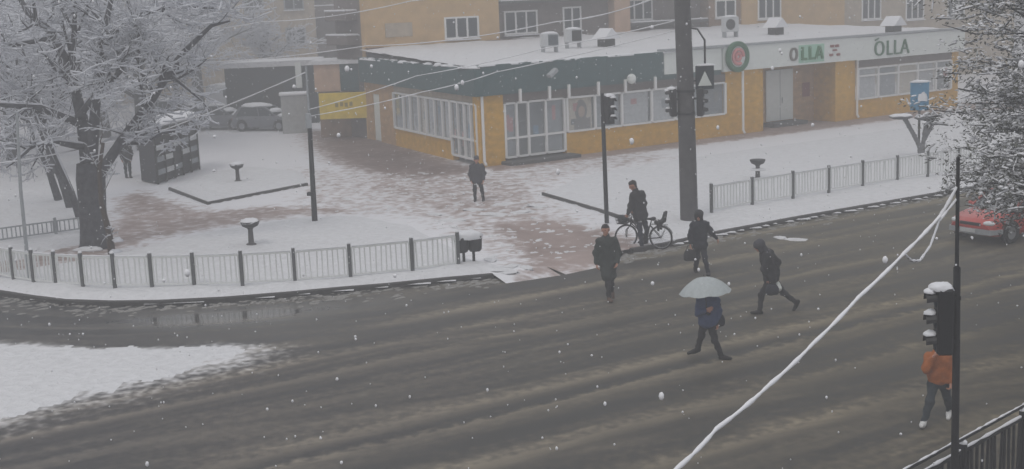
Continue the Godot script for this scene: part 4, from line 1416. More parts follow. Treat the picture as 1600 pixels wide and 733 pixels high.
func limb(wood: MB, snow: MB, pts: Array, rr: Array, level: int, kids: Array, snowy: float, len: float) -> void:
	wood.tube(pts, rr, 8 if rr[0] > 0.08 else (5 if rr[0] > 0.03 else 3), false)
	if snowy > 0:
		var sp := []
		var sr := []
		for k in pts.size():
			var d: Vector3 = (pts[mini(k + 1, pts.size() - 1)] - pts[maxi(k - 1, 0)]).normalized()
			var lie := 1.0 - absf(d.y) * 0.75
			sp.append(pts[k] + Vector3(0, rr[k] * 0.62 + 0.006, 0))
			sr.append((rr[k] * 0.62 + snowy * rng.randf_range(0.7, 1.25)) * lie)
		snow.tube(sp, sr, 4 if rr[0] < 0.03 else 6, false)
	if level >= kids.size(): return
	var n: int = kids[level]
	for k in n:
		var f := rng.randf_range(0.25, 1.0) * (pts.size() - 1)
		var i := mini(int(f), pts.size() - 2)
		var at: Vector3 = pts[i].lerp(pts[i + 1], f - i)
		var along: Vector3 = (pts[i + 1] - pts[i]).normalized()
		var side := Vector3(rng.randfn(), rng.randfn() * 0.7 + 0.15, rng.randfn()).normalized()
		var nd := (along * rng.randf_range(0.3, 0.9) + side).normalized()
		var nr: float = maxf(lerpf(rr[i], rr[i + 1], f - i) * rng.randf_range(0.45, 0.7), 0.008)
		grow(wood, snow, at, nd, len * rng.randf_range(0.42, 0.7), nr, level + 1, kids, snowy)


func big_tree() -> void:
	var o := Vector3(-13.15, 0.12, -40.85)
	var t := thing("bare_tree", "large bare tree with thick dark trunk and snowy spreading limbs, front left", "tree", o)
	var tr := MB.new()
	tr.tube([Vector3(0, -0.1, 0), Vector3(0, 0.15, 0), Vector3(-0.02, 0.6, 0), Vector3(0.0, 1.3, 0), Vector3(0.03, 2.2, 0), Vector3(0.0, 2.7, 0)], [0.62, 0.5, 0.43, 0.42, 0.45, 0.36], 16)
	obj("trunk", tr, M.bark, t)
	var w := MB.new()
	var s := MB.new()
	var limbs := [
		[[Vector3(0.25, 2.1, 0.05), Vector3(0.45, 2.5, 0), Vector3(1.15, 3.31, 0.3), Vector3(2.4, 4.72, 0.6), Vector3(3.4, 5.95, 0.9), Vector3(4.4, 6.78, 1.0), Vector3(5.0, 6.9, 1.2)], [0.2, 0.17, 0.15, 0.12, 0.09, 0.06, 0.03], 2.6],
		[[Vector3(0, 2.4, 0), Vector3(-0.17, 4.06, -0.35), Vector3(-0.45, 5.55, -0.55), Vector3(-1.0, 6.76, -0.75), Vector3(-1.8, 7.4, -1.1), Vector3(-2.4, 8.6, -1.3)], [0.26, 0.19, 0.15, 0.12, 0.09, 0.05], 2.6],
		[[Vector3(0.05, 2.5, 0), Vector3(0.6, 5.0, 0.35), Vector3(1.0, 6.5, 0.65), Vector3(1.45, 7.7, 0.85), Vector3(1.7, 9, 0.9)], [0.22, 0.13, 0.1, 0.07, 0.04], 2.6],
		[[Vector3(-0.4, 5.5, -0.5), Vector3(-0.15, 6.74, -0.35), Vector3(0.05, 7.7, -0.15), Vector3(0.1, 9, 0)], [0.11, 0.08, 0.06, 0.04], 2.2],
		[[Vector3(-0.25, 4.1, -0.2), Vector3(0.65, 4.84, 0.65), Vector3(1.6, 5.56, 1.05), Vector3(1.85, 6.3, 1.15)], [0.12, 0.09, 0.07, 0.04], 2.0],
		[[Vector3(-0.14, 3.2, 0), Vector3(-0.66, 3.44, 0.65), Vector3(-1.2, 3.4, 1.35), Vector3(-1.85, 2.85, 1.85)], [0.12, 0.09, 0.07, 0.03], 1.8],
		[[Vector3(-0.17, 3.9, -0.2), Vector3(-1.2, 4.5, 0.3), Vector3(-2.4, 4.7, 0.8), Vector3(-3.6, 4.4, 1.2)], [0.14, 0.1, 0.08, 0.04], 2.2],
		[[Vector3(1.15, 3.31, 0.3), Vector3(1.9, 3.3, 0.5), Vector3(2.6, 3.6, 0.7), Vector3(3.3, 3.7, 0.9)], [0.09, 0.07, 0.05, 0.03], 1.0],
		[[Vector3(2.4, 4.72, 0.6), Vector3(2.1, 5.6, 0.8), Vector3(2.2, 6.6, 1.0), Vector3(2.0, 7.6, 1.2)], [0.08, 0.06, 0.05, 0.03], 1.8],
		[[Vector3(-0.9, 6.6, -0.7), Vector3(-2.2, 6.4, -0.2), Vector3(-3.4, 6.6, 0.2), Vector3(-4.4, 6.2, 0.5)], [0.1, 0.08, 0.06, 0.03], 2.0],
		[[Vector3(1.0, 6.5, 0.65), Vector3(2.3, 7.2, 0.9), Vector3(3.4, 7.4, 1.2), Vector3(4.6, 7.3, 1.4)], [0.09, 0.07, 0.05, 0.03], 2.0]]
	for q in limbs: limb(w, s, q[0], q[1], 0, [10, 8, 5], 0.023, q[2])
	obj("branches", w, M.bark, t)
	obj("branch_snow", s, M.twig_snow, t)
	var f := MB.new()
	f.lump(Vector3(-0.05, 0.03, 0.55), Vector3(0.5, 0.1, 0.22), rng)
	obj("foot_snow", f, M.snow_cap, t)
	# thin brown stem in front of it
	var st := thing("young_tree", "slim brown stem with tufts of snow beside the large trunk", "tree", Vector3(-12.35, 0.12, -39.6))
	var sm := MB.new()
	sm.tube([Vector3(0.06, -0.05, 0), Vector3(0.02, 0.7, 0), Vector3(-0.12, 1.6, 0), Vector3(-0.12, 2.6, -0.1), Vector3(0.05, 3.4, -0.2)], [0.13, 0.1, 0.08, 0.07, 0.05], 8)
	obj("stem", sm, M.bark_brown, st)
	var sw := MB.new()
	var ss := MB.new()
	for q in [[Vector3(0.02, 0.5, 0), Vector3(0.8, 0.5, 0.3), 0.5], [Vector3(-0.1, 1.8, 0), Vector3(0.6, 1, 0.2), 0.9], [Vector3(-0.1, 2.4, -0.1), Vector3(-0.6, 1, 0.2), 0.9], [Vector3(0.03, 3.2, -0.2), Vector3(0.2, 1, 0.1), 1.0]]:
		grow(sw, ss, q[0], q[1].normalized(), q[2], 0.03, 1, [0, 4, 4], 0.016)
	ss.lump(Vector3(0.3, 0.42, 0.1), Vector3(0.16, 0.12, 0.12), rng)
	ss.lump(Vector3(0.22, 0.05, 0.15), Vector3(0.2, 0.12, 0.15), rng)
	obj("twigs", sw, M.bark_brown, st)
	obj("twig_snow", ss, M.twig_snow, st)


func leaning_tree(label: String, at: Vector3, top: Vector3, r: float, kids: Array) -> Node3D:
	var t := thing("bare_tree", label, "tree", at, 0.0, "bare trees behind the large one")
	var tr := MB.new()
	var p := [Vector3(0, -0.1, 0), top * 0.3 + Vector3(0.05, 0, 0), top * 0.65, top, top * 1.35 + Vector3(0.1, 0.3, 0.2)]
	tr.tube(p, [r * 1.3, r, r * 0.9, r * 0.8, r * 0.5], 10)
	obj("trunk", tr, M.bark, t)
	var w := MB.new()
	var s := MB.new()
	for k in 7:
		var f := rng.randf_range(0.75, 1.3)
		var d := Vector3(rng.randfn(), rng.randf_range(0.2, 1.6), rng.randfn()).normalized()
		grow(w, s, top * f, d, rng.randf_range(2.2, 3.6), r * 0.5, 0, kids, 0.024)
	# snow lies along the upper side of a leaning trunk
	s.tube([p[1] + Vector3(r * 0.5, r * 0.35, r * 0.3), p[2] + Vector3(r * 0.5, r * 0.3, r * 0.3), p[3] + Vector3(r * 0.4, r * 0.3, r * 0.2)], [r * 0.35, r * 0.5, r * 0.4], 6)
	obj("branches", w, M.bark, t)
	obj("branch_snow", s, M.twig_snow, t)
	return t


func build_trees() -> void:
	big_tree()
	leaning_tree("leaning dark trunk, leftmost of three behind the large tree", Vector3(-17.75, 0.15, -51.19), Vector3(-1.0, 4.2, 0.4), 0.125, [5, 5, 4])
	leaning_tree("leaning dark trunk, middle of three behind the large tree", Vector3(-16.46, 0.15, -48.67), Vector3(-0.95, 4.0, 0.4), 0.12, [5, 5, 4])
	leaning_tree("leaning dark trunk, nearest of three behind the large tree", Vector3(-15.24, 0.15, -45.97), Vector3(-0.9, 3.6, 0.3), 0.11, [5, 5, 4])
	# the grey trees further off
	var proto: Node3D = null
	var spots := [[-21, -60, 0.0, 1.0, "hazy snow-covered tree at the far left edge of the lawn"], [-25, -66, 1.0, 1.15, "hazy snow-covered tree, leftmost of those behind the lawn"], [-19.5, -70, 2.1, 1.1, "hazy snowy tree directly behind the kiosk roof"], [-24, -78, 3.3, 1.3, "tall hazy snowy tree between the lawn and the flats"], [-20, -80, 4.0, 0.8, "hazy snowy tree right of the kiosk behind the parked cars"], [-29, -74, 5.1, 1.3, "hazy snowy tree far behind the left lawn"], [-28, -90, 0.6, 1.5, "faint tall snowy tree in the far left distance"], [-21.5, -92, 1.9, 1.4, "faint snowy tree left of the white van"], [-18, -99, 2.7, 0.8, "faint snowy tree behind the white van"], [-34, -98, 3.9, 1.7, "faint large snowy tree on the far left horizon"]]
	for q in spots:
		if proto == null:
			proto = thing("distant_tree", q[4], "tree", Vector3(q[0], 0.1, q[1]), q[2], "hazy trees in the left distance")
			var tr := MB.new()
			tr.tube([Vector3(0, -0.1, 0), Vector3(0.05, 1.5, 0), Vector3(0.0, 3.4, 0), Vector3(0.15, 5.5, 0.1)], [0.3, 0.24, 0.18, 0.1], 8)
			obj("trunk", tr, M.bark, proto)
			var w := MB.new()
			var s := MB.new()
			for k in 12:
				var d := Vector3(rng.randfn(), rng.randf_range(0.1, 1.5), rng.randfn()).normalized()
				grow(w, s, Vector3(0.05, rng.randf_range(1.8, 5.3), 0), d, rng.randf_range(2.4, 3.8), 0.09, 0, [6, 5, 3], 0.035)
			obj("crown", w, M.bark, proto)
			obj("crown_snow", s, M.twig_snow, proto)
		else:
			var c := copy(proto, q[4], Vector3(q[0], 0.1, q[1]), q[2])
			c.scale = Vector3.ONE * q[3] * 1.1
	# the leafy tree on the right, near the viewer: snow on every spray of leaves
	var t := thing("leafy_tree", "leafy tree loaded with snow hanging into the right edge", "tree", Vector3(12.45, 0.1, -26.3))
	var tr2 := MB.new()
	tr2.tube([Vector3(0, -0.1, 0), Vector3(0.05, 1.2, 0), Vector3(-0.1, 2.6, 0), Vector3(0.1, 4.4, 0), Vector3(0.0, 6.5, 0.1)], [0.3, 0.24, 0.2, 0.15, 0.08], 10)
	obj("trunk", tr2, M.bark, t)
	var w2 := MB.new()
	var s2 := MB.new()
	var lf := MB.new()
	var nz := FastNoiseLite.new()
	nz.seed = 3; nz.frequency = 0.6
	for k in 150:
		var ang := rng.randf_range(0, TAU)
		var y := rng.randf_range(2.8, 8.6)
		var reach := 3.75 * sqrt(maxf(0.05, 1.0 - pow((y - 5.7) / 3.7, 4.0))) * rng.randf_range(0.75, 1.1)
		var a := Vector3(0, clampf(y - 1.0, 2.2, 6.0), 0)
		var b := Vector3(cos(ang) * reach, y, sin(ang) * reach)
		# sprays on the side away from the viewer's frame are kept too: it is a whole tree
		a.y = clampf(y - 0.35 * reach + rng.randfn() * 0.3, 2.0, 6.3)
		var mid := a.lerp(b, 0.5) + Vector3(rng.randfn() * 0.2, 0.25 + rng.randfn() * 0.15, rng.randfn() * 0.2)
		b.y -= rng.randf_range(0.0, 0.35)
		w2.tube([a, a.lerp(mid, 0.5) + Vector3(rng.randfn(), rng.randfn(), rng.randfn()) * 0.08, mid, mid.lerp(b, 0.5) + Vector3(rng.randfn(), rng.randfn(), rng.randfn()) * 0.12, b], [0.045, 0.034, 0.024, 0.015, 0.008], 5, false)
		for j in 32:
			var f := rng.randf_range(0.3, 1.02)
			var c := (a.lerp(mid, f * 2) if f < 0.5 else mid.lerp(b, f * 2 - 1)) + Vector3(rng.randfn(), rng.randfn() * 0.7, rng.randfn()) * 0.34
			if nz.get_noise_3dv(c * 1.6) < -0.22: continue
			var tw := c + Vector3(rng.randfn(), rng.randfn() * 0.5 - 0.1, rng.randfn()) * 0.2
			w2.tube([c, tw], [0.012, 0.006], 3, false)
			for m in 13:
				var p := c.lerp(tw, rng.randf()) + Vector3(rng.randfn(), rng.randfn() * 0.7, rng.randfn()) * 0.12
				var bs := Basis.from_euler(Vector3(rng.randf_range(-0.9, 0.9), rng.randf() * TAU, rng.randf_range(-0.9, 0.9)))
				var l := rng.randf_range(0.03, 0.062)
				var tip: Vector3 = bs.z * l
				var sd: Vector3 = bs.x * l * 0.42
				lf.quad(p - tip, p + sd + bs.y * 0.008, p + tip, p - sd + bs.y * 0.008)
			s2.tube([c + Vector3(0, 0.012, 0), c.lerp(tw, 0.5) + Vector3(0, 0.02, 0), tw + Vector3(0, 0.01, 0)], [0.012, 0.02, 0.009], 4, false)
			var m2 := 6 + int(rng.randf() * 4.0)
			for m in m2:
				var p := c.lerp(tw, rng.randf()) + Vector3(rng.randfn() * 0.12, rng.randf_range(0.0, 0.1), rng.randfn() * 0.12)
				var sz := rng.randf_range(0.016, 0.048)
				s2.lump(p, Vector3(sz * rng.randf_range(1.0, 2.0), sz * 0.6, sz), rng, Basis.from_euler(Vector3(rng.randf_range(-0.4, 0.4), rng.randf() * TAU, rng.randf_range(-0.4, 0.4))), 5, 2, 0.3)
	obj("branches", w2, M.bark, t)
	var le := obj("foliage", lf, M.leaf, t)
	le.set_meta("kind", "stuff")
	var so := obj("foliage_snow", s2, M.snow_cap, t)
	so.set_meta("kind", "stuff")


# ------------------------------------------------------------------ cars
func make_car(called: String, label: String, at: Vector3, turn: float, body_m: Material, snowed: bool, group := "") -> Node3D:
	# front towards +z
	var c := thing(called, label, "car", at, turn, group)
	var b := MB.new()
	var rings := []
	for q in [[-1.98, 0.68, 0.74, 0.40], [-1.88, 0.78, 0.86, 0.28], [-1.2, 0.83, 0.93, 0.22], [0.0, 0.845, 0.93, 0.2], [0.75, 0.84, 0.93, 0.2], [1.0, 0.83, 0.92, 0.2], [1.5, 0.80, 0.84, 0.22], [1.82, 0.75, 0.74, 0.25], [1.97, 0.64, 0.60, 0.36]]:
		var z: float = q[0]
		var w: float = q[1]
		var y: float = q[2]
		var lo: float = q[3]
		rings.append([Vector3(-w * 0.9, lo, z), Vector3(-w, lo + 0.14, z), Vector3(-w * 0.99, y - 0.16, z), Vector3(-w * 0.93, y - 0.05, z), Vector3(-w * 0.8, y, z), Vector3(0, y + 0.025, z), Vector3(w * 0.8, y, z), Vector3(w * 0.93, y - 0.05, z), Vector3(w * 0.99, y - 0.16, z), Vector3(w, lo + 0.14, z), Vector3(w * 0.9, lo, z)])
	b.loft(rings, true, true)
	var body := obj("body", b, body_m, c)
	var g := MB.new()
	g.loft([[Vector3(-0.72, 0.9, -1.86), Vector3(0.72, 0.9, -1.86), Vector3(0.76, 0.9, 0.0), Vector3(0.72, 0.9, 1.02), Vector3(-0.72, 0.9, 1.02), Vector3(-0.76, 0.9, 0.0)],
		[Vector3(-0.56, 1.4, -1.42), Vector3(0.56, 1.4, -1.42), Vector3(0.6, 1.43, -0.5), Vector3(0.57, 1.41, 0.22), Vector3(-0.57, 1.41, 0.22), Vector3(-0.6, 1.43, -0.5)]])
	obj("window", g, M.pane_dark, c)
	var r := MB.new()
	r.loft([[Vector3(-0.6, 1.395, -1.5), Vector3(0.6, 1.395, -1.5), Vector3(0.63, 1.42, -0.5), Vector3(0.6, 1.4, 0.28), Vector3(-0.6, 1.4, 0.28), Vector3(-0.63, 1.42, -0.5)],
		[Vector3(-0.5, 1.45, -1.4), Vector3(0.5, 1.45, -1.4), Vector3(0.54, 1.49, -0.5), Vector3(0.5, 1.46, 0.15), Vector3(-0.5, 1.46, 0.15), Vector3(-0.54, 1.49, -0.5)]])
	for s in [-1, 1]:
		r.bar(Vector3(s * 0.745, 0.9, 1.0), Vector3(s * 0.59, 1.42, 0.24), 0.06, 0.07)
		r.bar(Vector3(s * 0.775, 0.9, -0.1), Vector3(s * 0.615, 1.42, -0.25), 0.05, 0.09)
		r.bar(Vector3(s * 0.735, 0.9, -1.75), Vector3(s * 0.58, 1.42, -1.4), 0.07, 0.16)
	obj("roof", r, body_m, c)
	for s in [-1, 1]:
		for z in [-1.22, 1.24]:
			var a := MB.new()
			a.lathe([Vector2(0.001, 0.0), Vector2(0.37, 0.0), Vector2(0.37, 0.02), Vector2(0.001, 0.02)], 22, Vector3(s * 0.825, 0.33, z), Basis(Vector3.BACK, -s * PI / 2))
			obj("wheel_arch", a, M.black, c)
			var t := MB.new()
			t.lathe([Vector2(0.19, -0.18), Vector2(0.285, -0.18), Vector2(0.31, -0.14), Vector2(0.31, 0.03), Vector2(0.285, 0.06), Vector2(0.2, 0.06)], 22, Vector3(s * 0.815, 0.31, z), Basis(Vector3.BACK, -s * PI / 2))
			var wo := obj("wheel", t, M.tyre, c)
			var rm := MB.new()
			rm.lathe([Vector2(0.2, 0.03), Vector2(0.185, 0.045), Vector2(0.06, 0.035), Vector2(0.05, 0.055), Vector2(0.001, 0.055)], 20, Vector3(s * 0.815, 0.31, z), Basis(Vector3.BACK, -s * PI / 2))
			obj("rim", rm, M.rim, wo)
		var hl := MB.new()
		hl.ball(Vector3(s * 0.56, 0.645, 1.87), Vector3(0.17, 0.085, 0.1), 12, 8, Basis(Vector3.UP, s * 0.35))
		obj("headlight", hl, M.lens, c)
		var mi := MB.new()
		mi.ball(Vector3(s * 0.92, 0.98, 0.72), Vector3(0.1, 0.075, 0.06), 10, 6)
		obj("mirror", mi, body_m, c)
		var dh := MB.new()
		dh.cbox(Vector3(s * 0.845, 0.78, -0.25), Vector3(0.03, 0.03, 0.16), 0.008)
		obj("door_handle", dh, M.black, c)
		var tl := MB.new()
		tl.cbox(Vector3(s * 0.6, 0.72, -1.94), Vector3(0.2, 0.16, 0.08), 0.02)
		obj("tail_light", tl, M.dull_red, c)
	var gr := MB.new()
	gr.cbox(Vector3(0, 0.6, 1.955), Vector3(0.7, 0.1, 0.05), 0.015)
	obj("grille", gr, M.black, c)
	var bp := MB.new()
	bp.loft([[Vector3(-0.84, 0.33, 1.62), Vector3(-0.84, 0.47, 1.62), Vector3(-0.74, 0.47, 1.6), Vector3(-0.74, 0.33, 1.6)], [Vector3(-0.7, 0.31, 1.98), Vector3(-0.7, 0.47, 1.98), Vector3(-0.6, 0.47, 1.9), Vector3(-0.6, 0.31, 1.9)], [Vector3(0, 0.31, 2.06), Vector3(0, 0.47, 2.06), Vector3(0, 0.47, 1.95), Vector3(0, 0.31, 1.95)], [Vector3(0.7, 0.31, 1.98), Vector3(0.7, 0.47, 1.98), Vector3(0.6, 0.47, 1.9), Vector3(0.6, 0.31, 1.9)], [Vector3(0.84, 0.33, 1.62), Vector3(0.84, 0.47, 1.62), Vector3(0.74, 0.47, 1.6), Vector3(0.74, 0.33, 1.6)]])
	obj("bumper", bp, M.pale_metal if not snowed else body_m, c)
	var pl := MB.new()
	pl.cbox(Vector3(0, 0.41, 2.07), Vector3(0.5, 0.11, 0.015), 0.004)
	obj("number_plate", pl, M.white_paint, c)
	if snowed:
		var sn := MB.new()
		for q in [[Vector3(0, 1.45, -0.6), Vector3(0.62, 0.2, 1.0)], [Vector3(0, 0.88, 1.4), Vector3(0.74, 0.16, 0.55)], [Vector3(0, 1.0, -1.75), Vector3(0.65, 0.3, 0.3)], [Vector3(0, 1.12, 0.6), Vector3(0.6, 0.2, 0.4)]]:
			sn.lump(q[0], q[1], rng, Basis(), 18, 6, 0.06)
		obj("snow_cover", sn, M.snow_cap, c)
	return c


func build_cars() -> void:
	var h := atan2(-0.836, 0.55)
	var fwd := Vector3(sin(h), 0, cos(h))
	var c := make_car("red_car", "red hatchback on the road under the leafy tree", Vector3(13.0, 0.0, -36.6) - fwd * 1.97, h, M.car_red, false)
	c.scale = Vector3(1.0, 0.93, 1.0)
	# snow blown onto its bonnet and along its windscreen
	var sn := MB.new()
	for k in 16: sn.lump(Vector3(rng.randf_range(-0.6, 0.6), 0.9 - 0.02, rng.randf_range(0.98, 1.25)), Vector3(rng.randf_range(0.03, 0.1), 0.02, rng.randf_range(0.02, 0.05)), rng, Basis(), 7, 3, 0.3)
	sn.lump(Vector3(0.0, 1.46, -0.6), Vector3(0.52, 0.07, 0.8), rng, Basis(), 16, 4, 0.12)
	for k in 26:
		var f := rng.randf_range(0.1, 0.85)
		sn.lump(Vector3(rng.randf_range(-0.55, 0.55), lerpf(0.93, 1.40, f), lerpf(1.0, 0.26, f)), Vector3(rng.randf_range(0.03, 0.12), 0.03, rng.randf_range(0.03, 0.08)), rng, Basis(Vector3.RIGHT, 0.55), 7, 3, 0.3)
	obj("snow_flecks", sn, M.snow_cap, c)
	var proto := make_car("parked_car", "snow-covered parked car just right of the kiosk", Vector3(-17.6, 0.12, -80.5), 1.35, M.car_grey, true, "parked cars under snow")
	copy(proto, "snow-covered parked car further back, left of the white van", Vector3(-21.5, 0.12, -86.5), 1.5)
	copy(proto, "snow-covered parked car between the kiosk and the white van", Vector3(-15.6, 0.12, -85.0), 1.2)
	copy(proto, "snow-dusted parked car beside the pale booth, nearest the banner", Vector3(-14.4, 0.12, -78.6), 1.25)
	# white van
	var v := thing("van", "white snow-covered van parked in the left distance", "van", Vector3(-18.3, 0.12, -92.0), 0.06)
	var b := MB.new()
	b.cbox(Vector3(0, 1.2, 0), Vector3(5.0, 1.7, 1.9), 0.15)
	obj("body", b, M.car_white, v)
	var s := MB.new()
	s.lump(Vector3(0, 2.0, 0), Vector3(2.5, 0.22, 0.95), rng, Basis(), 20, 5, 0.05)
	obj("snow_cover", s, M.snow_cap, v)
	for x in [-0.9, 1.0]:
		var w := MB.new()
		w.cbox(Vector3(x, 1.5, 0.95), Vector3(0.8, 0.5, 0.03), 0.01)
		obj("window", w, M.pane_dark, v)
	for x in [-1.6, 1.6]:
		var t := MB.new()
		t.lathe([Vector2(0.2, -0.15), Vector2(0.33, -0.12), Vector2(0.33, 0.03), Vector2(0.2, 0.06), Vector2(0.001, 0.05)], 18, Vector3(x, 0.33, 0.92), Basis(Vector3.RIGHT, PI / 2))
		obj("wheel", t, M.tyre, v)


# ------------------------------------------------------------------ people
func hand(mb: MB, w: Vector3, d: Vector3, palm: Vector3, thumb_side: float, curl: float) -> void:
	# w wrist, d towards the fingers, palm the way the palm faces
	var s := d.cross(palm).normalized()
	palm = s.cross(d).normalized()
	var b := []
	for k in 3: b.append([w + s * (k - 1) * 0.02, w + d * 0.09 + s * (k - 1) * 0.027, 0.017, 0.015])
	b.append([w - d * 0.05, w + d * 0.02, 0.027, 0.024])
	var ln := [0.062, 0.078, 0.083, 0.072]
	for k in 4:
		var st := w + d * (0.092 - absf(k - 1.6) * 0.004) + s * (k - 1.5) * 0.0215 * thumb_side * -1.0
		var l: float = ln[k]
		var d1 := (d * cos(curl) + palm * sin(curl)).normalized()
		var d2 := (d * cos(curl * 2.2) + palm * sin(curl * 2.2)).normalized()
		b.append([st - d * 0.015, st + d1 * l * 0.52, 0.0098, 0.0092])
		b.append([st + d1 * l * 0.52, st + d1 * l * 0.52 + d2 * l * 0.5, 0.0092, 0.0075])
	var t0 := w + d * 0.025 + s * thumb_side * 0.026
	var t1 := t0 + (d * 0.7 + s * thumb_side * 0.8 + palm * 0.3).normalized() * 0.04
	b.append([t0, t1, 0.013, 0.011])
	b.append([t1, t1 + (d * 0.95 + s * thumb_side * 0.15 + palm * 0.4).normalized() * 0.034, 0.011, 0.009])
	mb.skin(b, 0.0058, 0.006)


# joints: head neck shL elL haL shR elR haR hipL hipR knL anL knR anR (L and R as seen by the viewer)
func person(label: String, at: Vector3, j: Dictionary, look: Vector3, o: Dictionary) -> Node3D:
	var p := thing("person", label, "person", at)
	look = look.normalized()
	var fl := Vector3(look.x, 0, look.z).normalized()
	var side := Vector3.UP.cross(fl).normalized()
	var up := look.cross(side).normalized()
	var bulk: float = o.get("bulk", 1.0)
	var hips: Vector3 = (j.hipL + j.hipR) / 2
	var c: Vector3 = j.head
	var hs: float = o.get("head", 1.0)
	var body := MB.new()
	var chest: Vector3 = hips.lerp(j.neck, 0.72)
	var core := [[hips, chest, 0.09, 0.085], [chest, j.neck, 0.08, 0.05], [j.shL, j.shR, 0.06, 0.06], [j.neck, c - up * 0.04 * hs, 0.055, 0.05]]
	for s in ["L", "R"]:
		core.append_array([[j["sh" + s], j["el" + s], 0.05, 0.04], [j["el" + s], j["ha" + s], 0.038, 0.027], [j["hip" + s], j["kn" + s], 0.075, 0.052], [j["kn" + s], j["an" + s], 0.05, 0.035]])
	body.skin(core, 0.022, 0.05)
	# head with its face
	var f := []
	f.append([c + (up * 0.03 - look * 0.018) * hs, c + (up * 0.02 + look * 0.012) * hs, 0.092 * hs, 0.088 * hs])
	f.append([c + (look * 0.035 - up * 0.02) * hs, c + (look * 0.052 - up * 0.095) * hs, 0.064 * hs, 0.036 * hs])
	f.append([c + (look * 0.092 + up * 0.012) * hs, c + (look * 0.112 - up * 0.03) * hs, 0.011 * hs, 0.016 * hs])
	f.append([c + (look * 0.085 - up * 0.062 - side * 0.02) * hs, c + (look * 0.085 - up * 0.062 + side * 0.02) * hs, 0.012 * hs, 0.012 * hs])
	f.append([c + (look * 0.084 + up * 0.035 - side * 0.045) * hs, c + (look * 0.084 + up * 0.035 + side * 0.045) * hs, 0.013 * hs, 0.013 * hs])
	for s in [-1.0, 1.0]: f.append([c + (side * s * 0.088 + up * 0.015) * hs, c + (side * s * 0.094 - up * 0.03) * hs, 0.02 * hs, 0.013 * hs])
	f.append([c - (up * 0.05 + look * 0.02) * hs, c - up * 0.13 * hs - look * 0.02, 0.056, 0.055])
	body.skin(f, 0.0085, 0.022)
	for s in ["L", "R"]:
		var d: Vector3 = (j["ha" + s] - j["el" + s]).normalized()
		var inward: Vector3 = side * (-1.0 if (j["ha" + s] - hips).dot(side) > 0 else 1.0)
		if absf(d.dot(inward)) > 0.8: inward = Vector3.DOWN
		hand(body, j["ha" + s], d, inward, -1.0 if s == "L" else 1.0, o.get("curl", 0.55))
	obj("body", body, M.skin, p)
	var ey := MB.new()
	for s in [-1.0, 1.0]: ey.ball(c + (look * 0.09 + up * 0.008 + side * s * 0.034) * hs, Vector3(0.013, 0.010, 0.013), 8, 6)
	obj("eyes", ey, M.hair, p)
	# jacket or coat
	var jk := []
	var hem: float = o.get("hem", hips.y - 0.02)
	for s in ["L", "R"]:
		var hp: Vector3 = j["hip" + s]
		var shd: Vector3 = j["sh" + s]
		var inn := hips.lerp(hp, 0.75)
		jk.append([inn + Vector3(0, 0.04, 0), hips.lerp(shd.lerp(j.neck, 0.35), 0.8), 0.125 * bulk, 0.12 * bulk])
		jk.append([shd, j["el" + s], 0.078 * bulk, 0.066 * bulk])
		jk.append([j["el" + s], j["el" + s].lerp(j["ha" + s], 0.9), 0.066 * bulk, 0.05 * bulk])
		if hem < hips.y:
			var kn: Vector3 = j["kn" + s]
			var bt := inn.lerp(kn, clampf((hips.y - hem) / maxf(0.1, hips.y - kn.y), 0, 1) * 0.75)
			bt.y = hem + 0.1
			jk.append([inn, bt, 0.13 * bulk, 0.128 * bulk])
	jk.append([j.shL.lerp(j.shR, 0.06), j.shR.lerp(j.shL, 0.06), 0.085 * bulk, 0.085 * bulk])
	jk.append([hips.lerp(j.neck, 0.3), hips.lerp(j.neck, 0.8), 0.13 * bulk, 0.13 * bulk])
	jk.append([j.neck - Vector3(0, 0.1, 0), j.neck + up * 0.03, 0.095, 0.078])
	var jm := MB.new()
	jm.skin(jk, 0.019, 0.06, 0.0075)
	var jo := obj("jacket", jm, o.jacket, p)
	# trousers
	var tr := [[j.hipL, j.hipR, 0.11, 0.11]]
	for s in ["L", "R"]:
		tr.append([j["hip" + s], j["kn" + s], 0.093, 0.07])
		tr.append([j["kn" + s], j["an" + s] + (j["kn" + s] - j["an" + s]).normalized() * 0.04, 0.07, 0.056])
	var tm := MB.new()
	tm.skin(tr, 0.019, 0.035, 0.007)
	obj("trousers", tm, o.trousers, p)
	# shoes
	for s in ["L", "R"]:
		var an: Vector3 = j["an" + s]
		var shin: Vector3 = (an - j["kn" + s]).normalized()
		var toe: Vector3 = o.get("toe" + s, fl)
		toe = (toe - shin * toe.dot(shin) * 0.6).normalized()
		var heel := an + shin * 0.035 - toe * 0.045
		var sm := MB.new()
		sm.skin([[an - shin * 0.05, an + shin * 0.02, 0.05, 0.052], [heel, heel + toe * 0.12, 0.042, 0.046], [heel + toe * 0.1, heel + toe * 0.235, 0.048, 0.034]], 0.012, 0.03)
		obj("shoe", sm, o.get("shoes", M.shoe), p)
	# snow caught on the shoulders
	var sd := MB.new()
	for k in 9:
		var w := rng.randf_range(0.02, 0.98)
		var q: Vector3 = j.shL.lerp(j.shR, w) + Vector3(0, 0.075 * bulk, rng.randf_range(-0.04, 0.03))
		if absf(w - 0.5) < 0.22: continue
		sd.lump(q, Vector3(rng.randf_range(0.012, 0.03), 0.01, rng.randf_range(0.01, 0.02)), rng, Basis(), 6, 3, 0.3)
	if sd.v.size() > 0: obj("snow_flecks", sd, M.snow_cap, p).set_meta("kind", "stuff")
	# what is on the head
	var hb := []
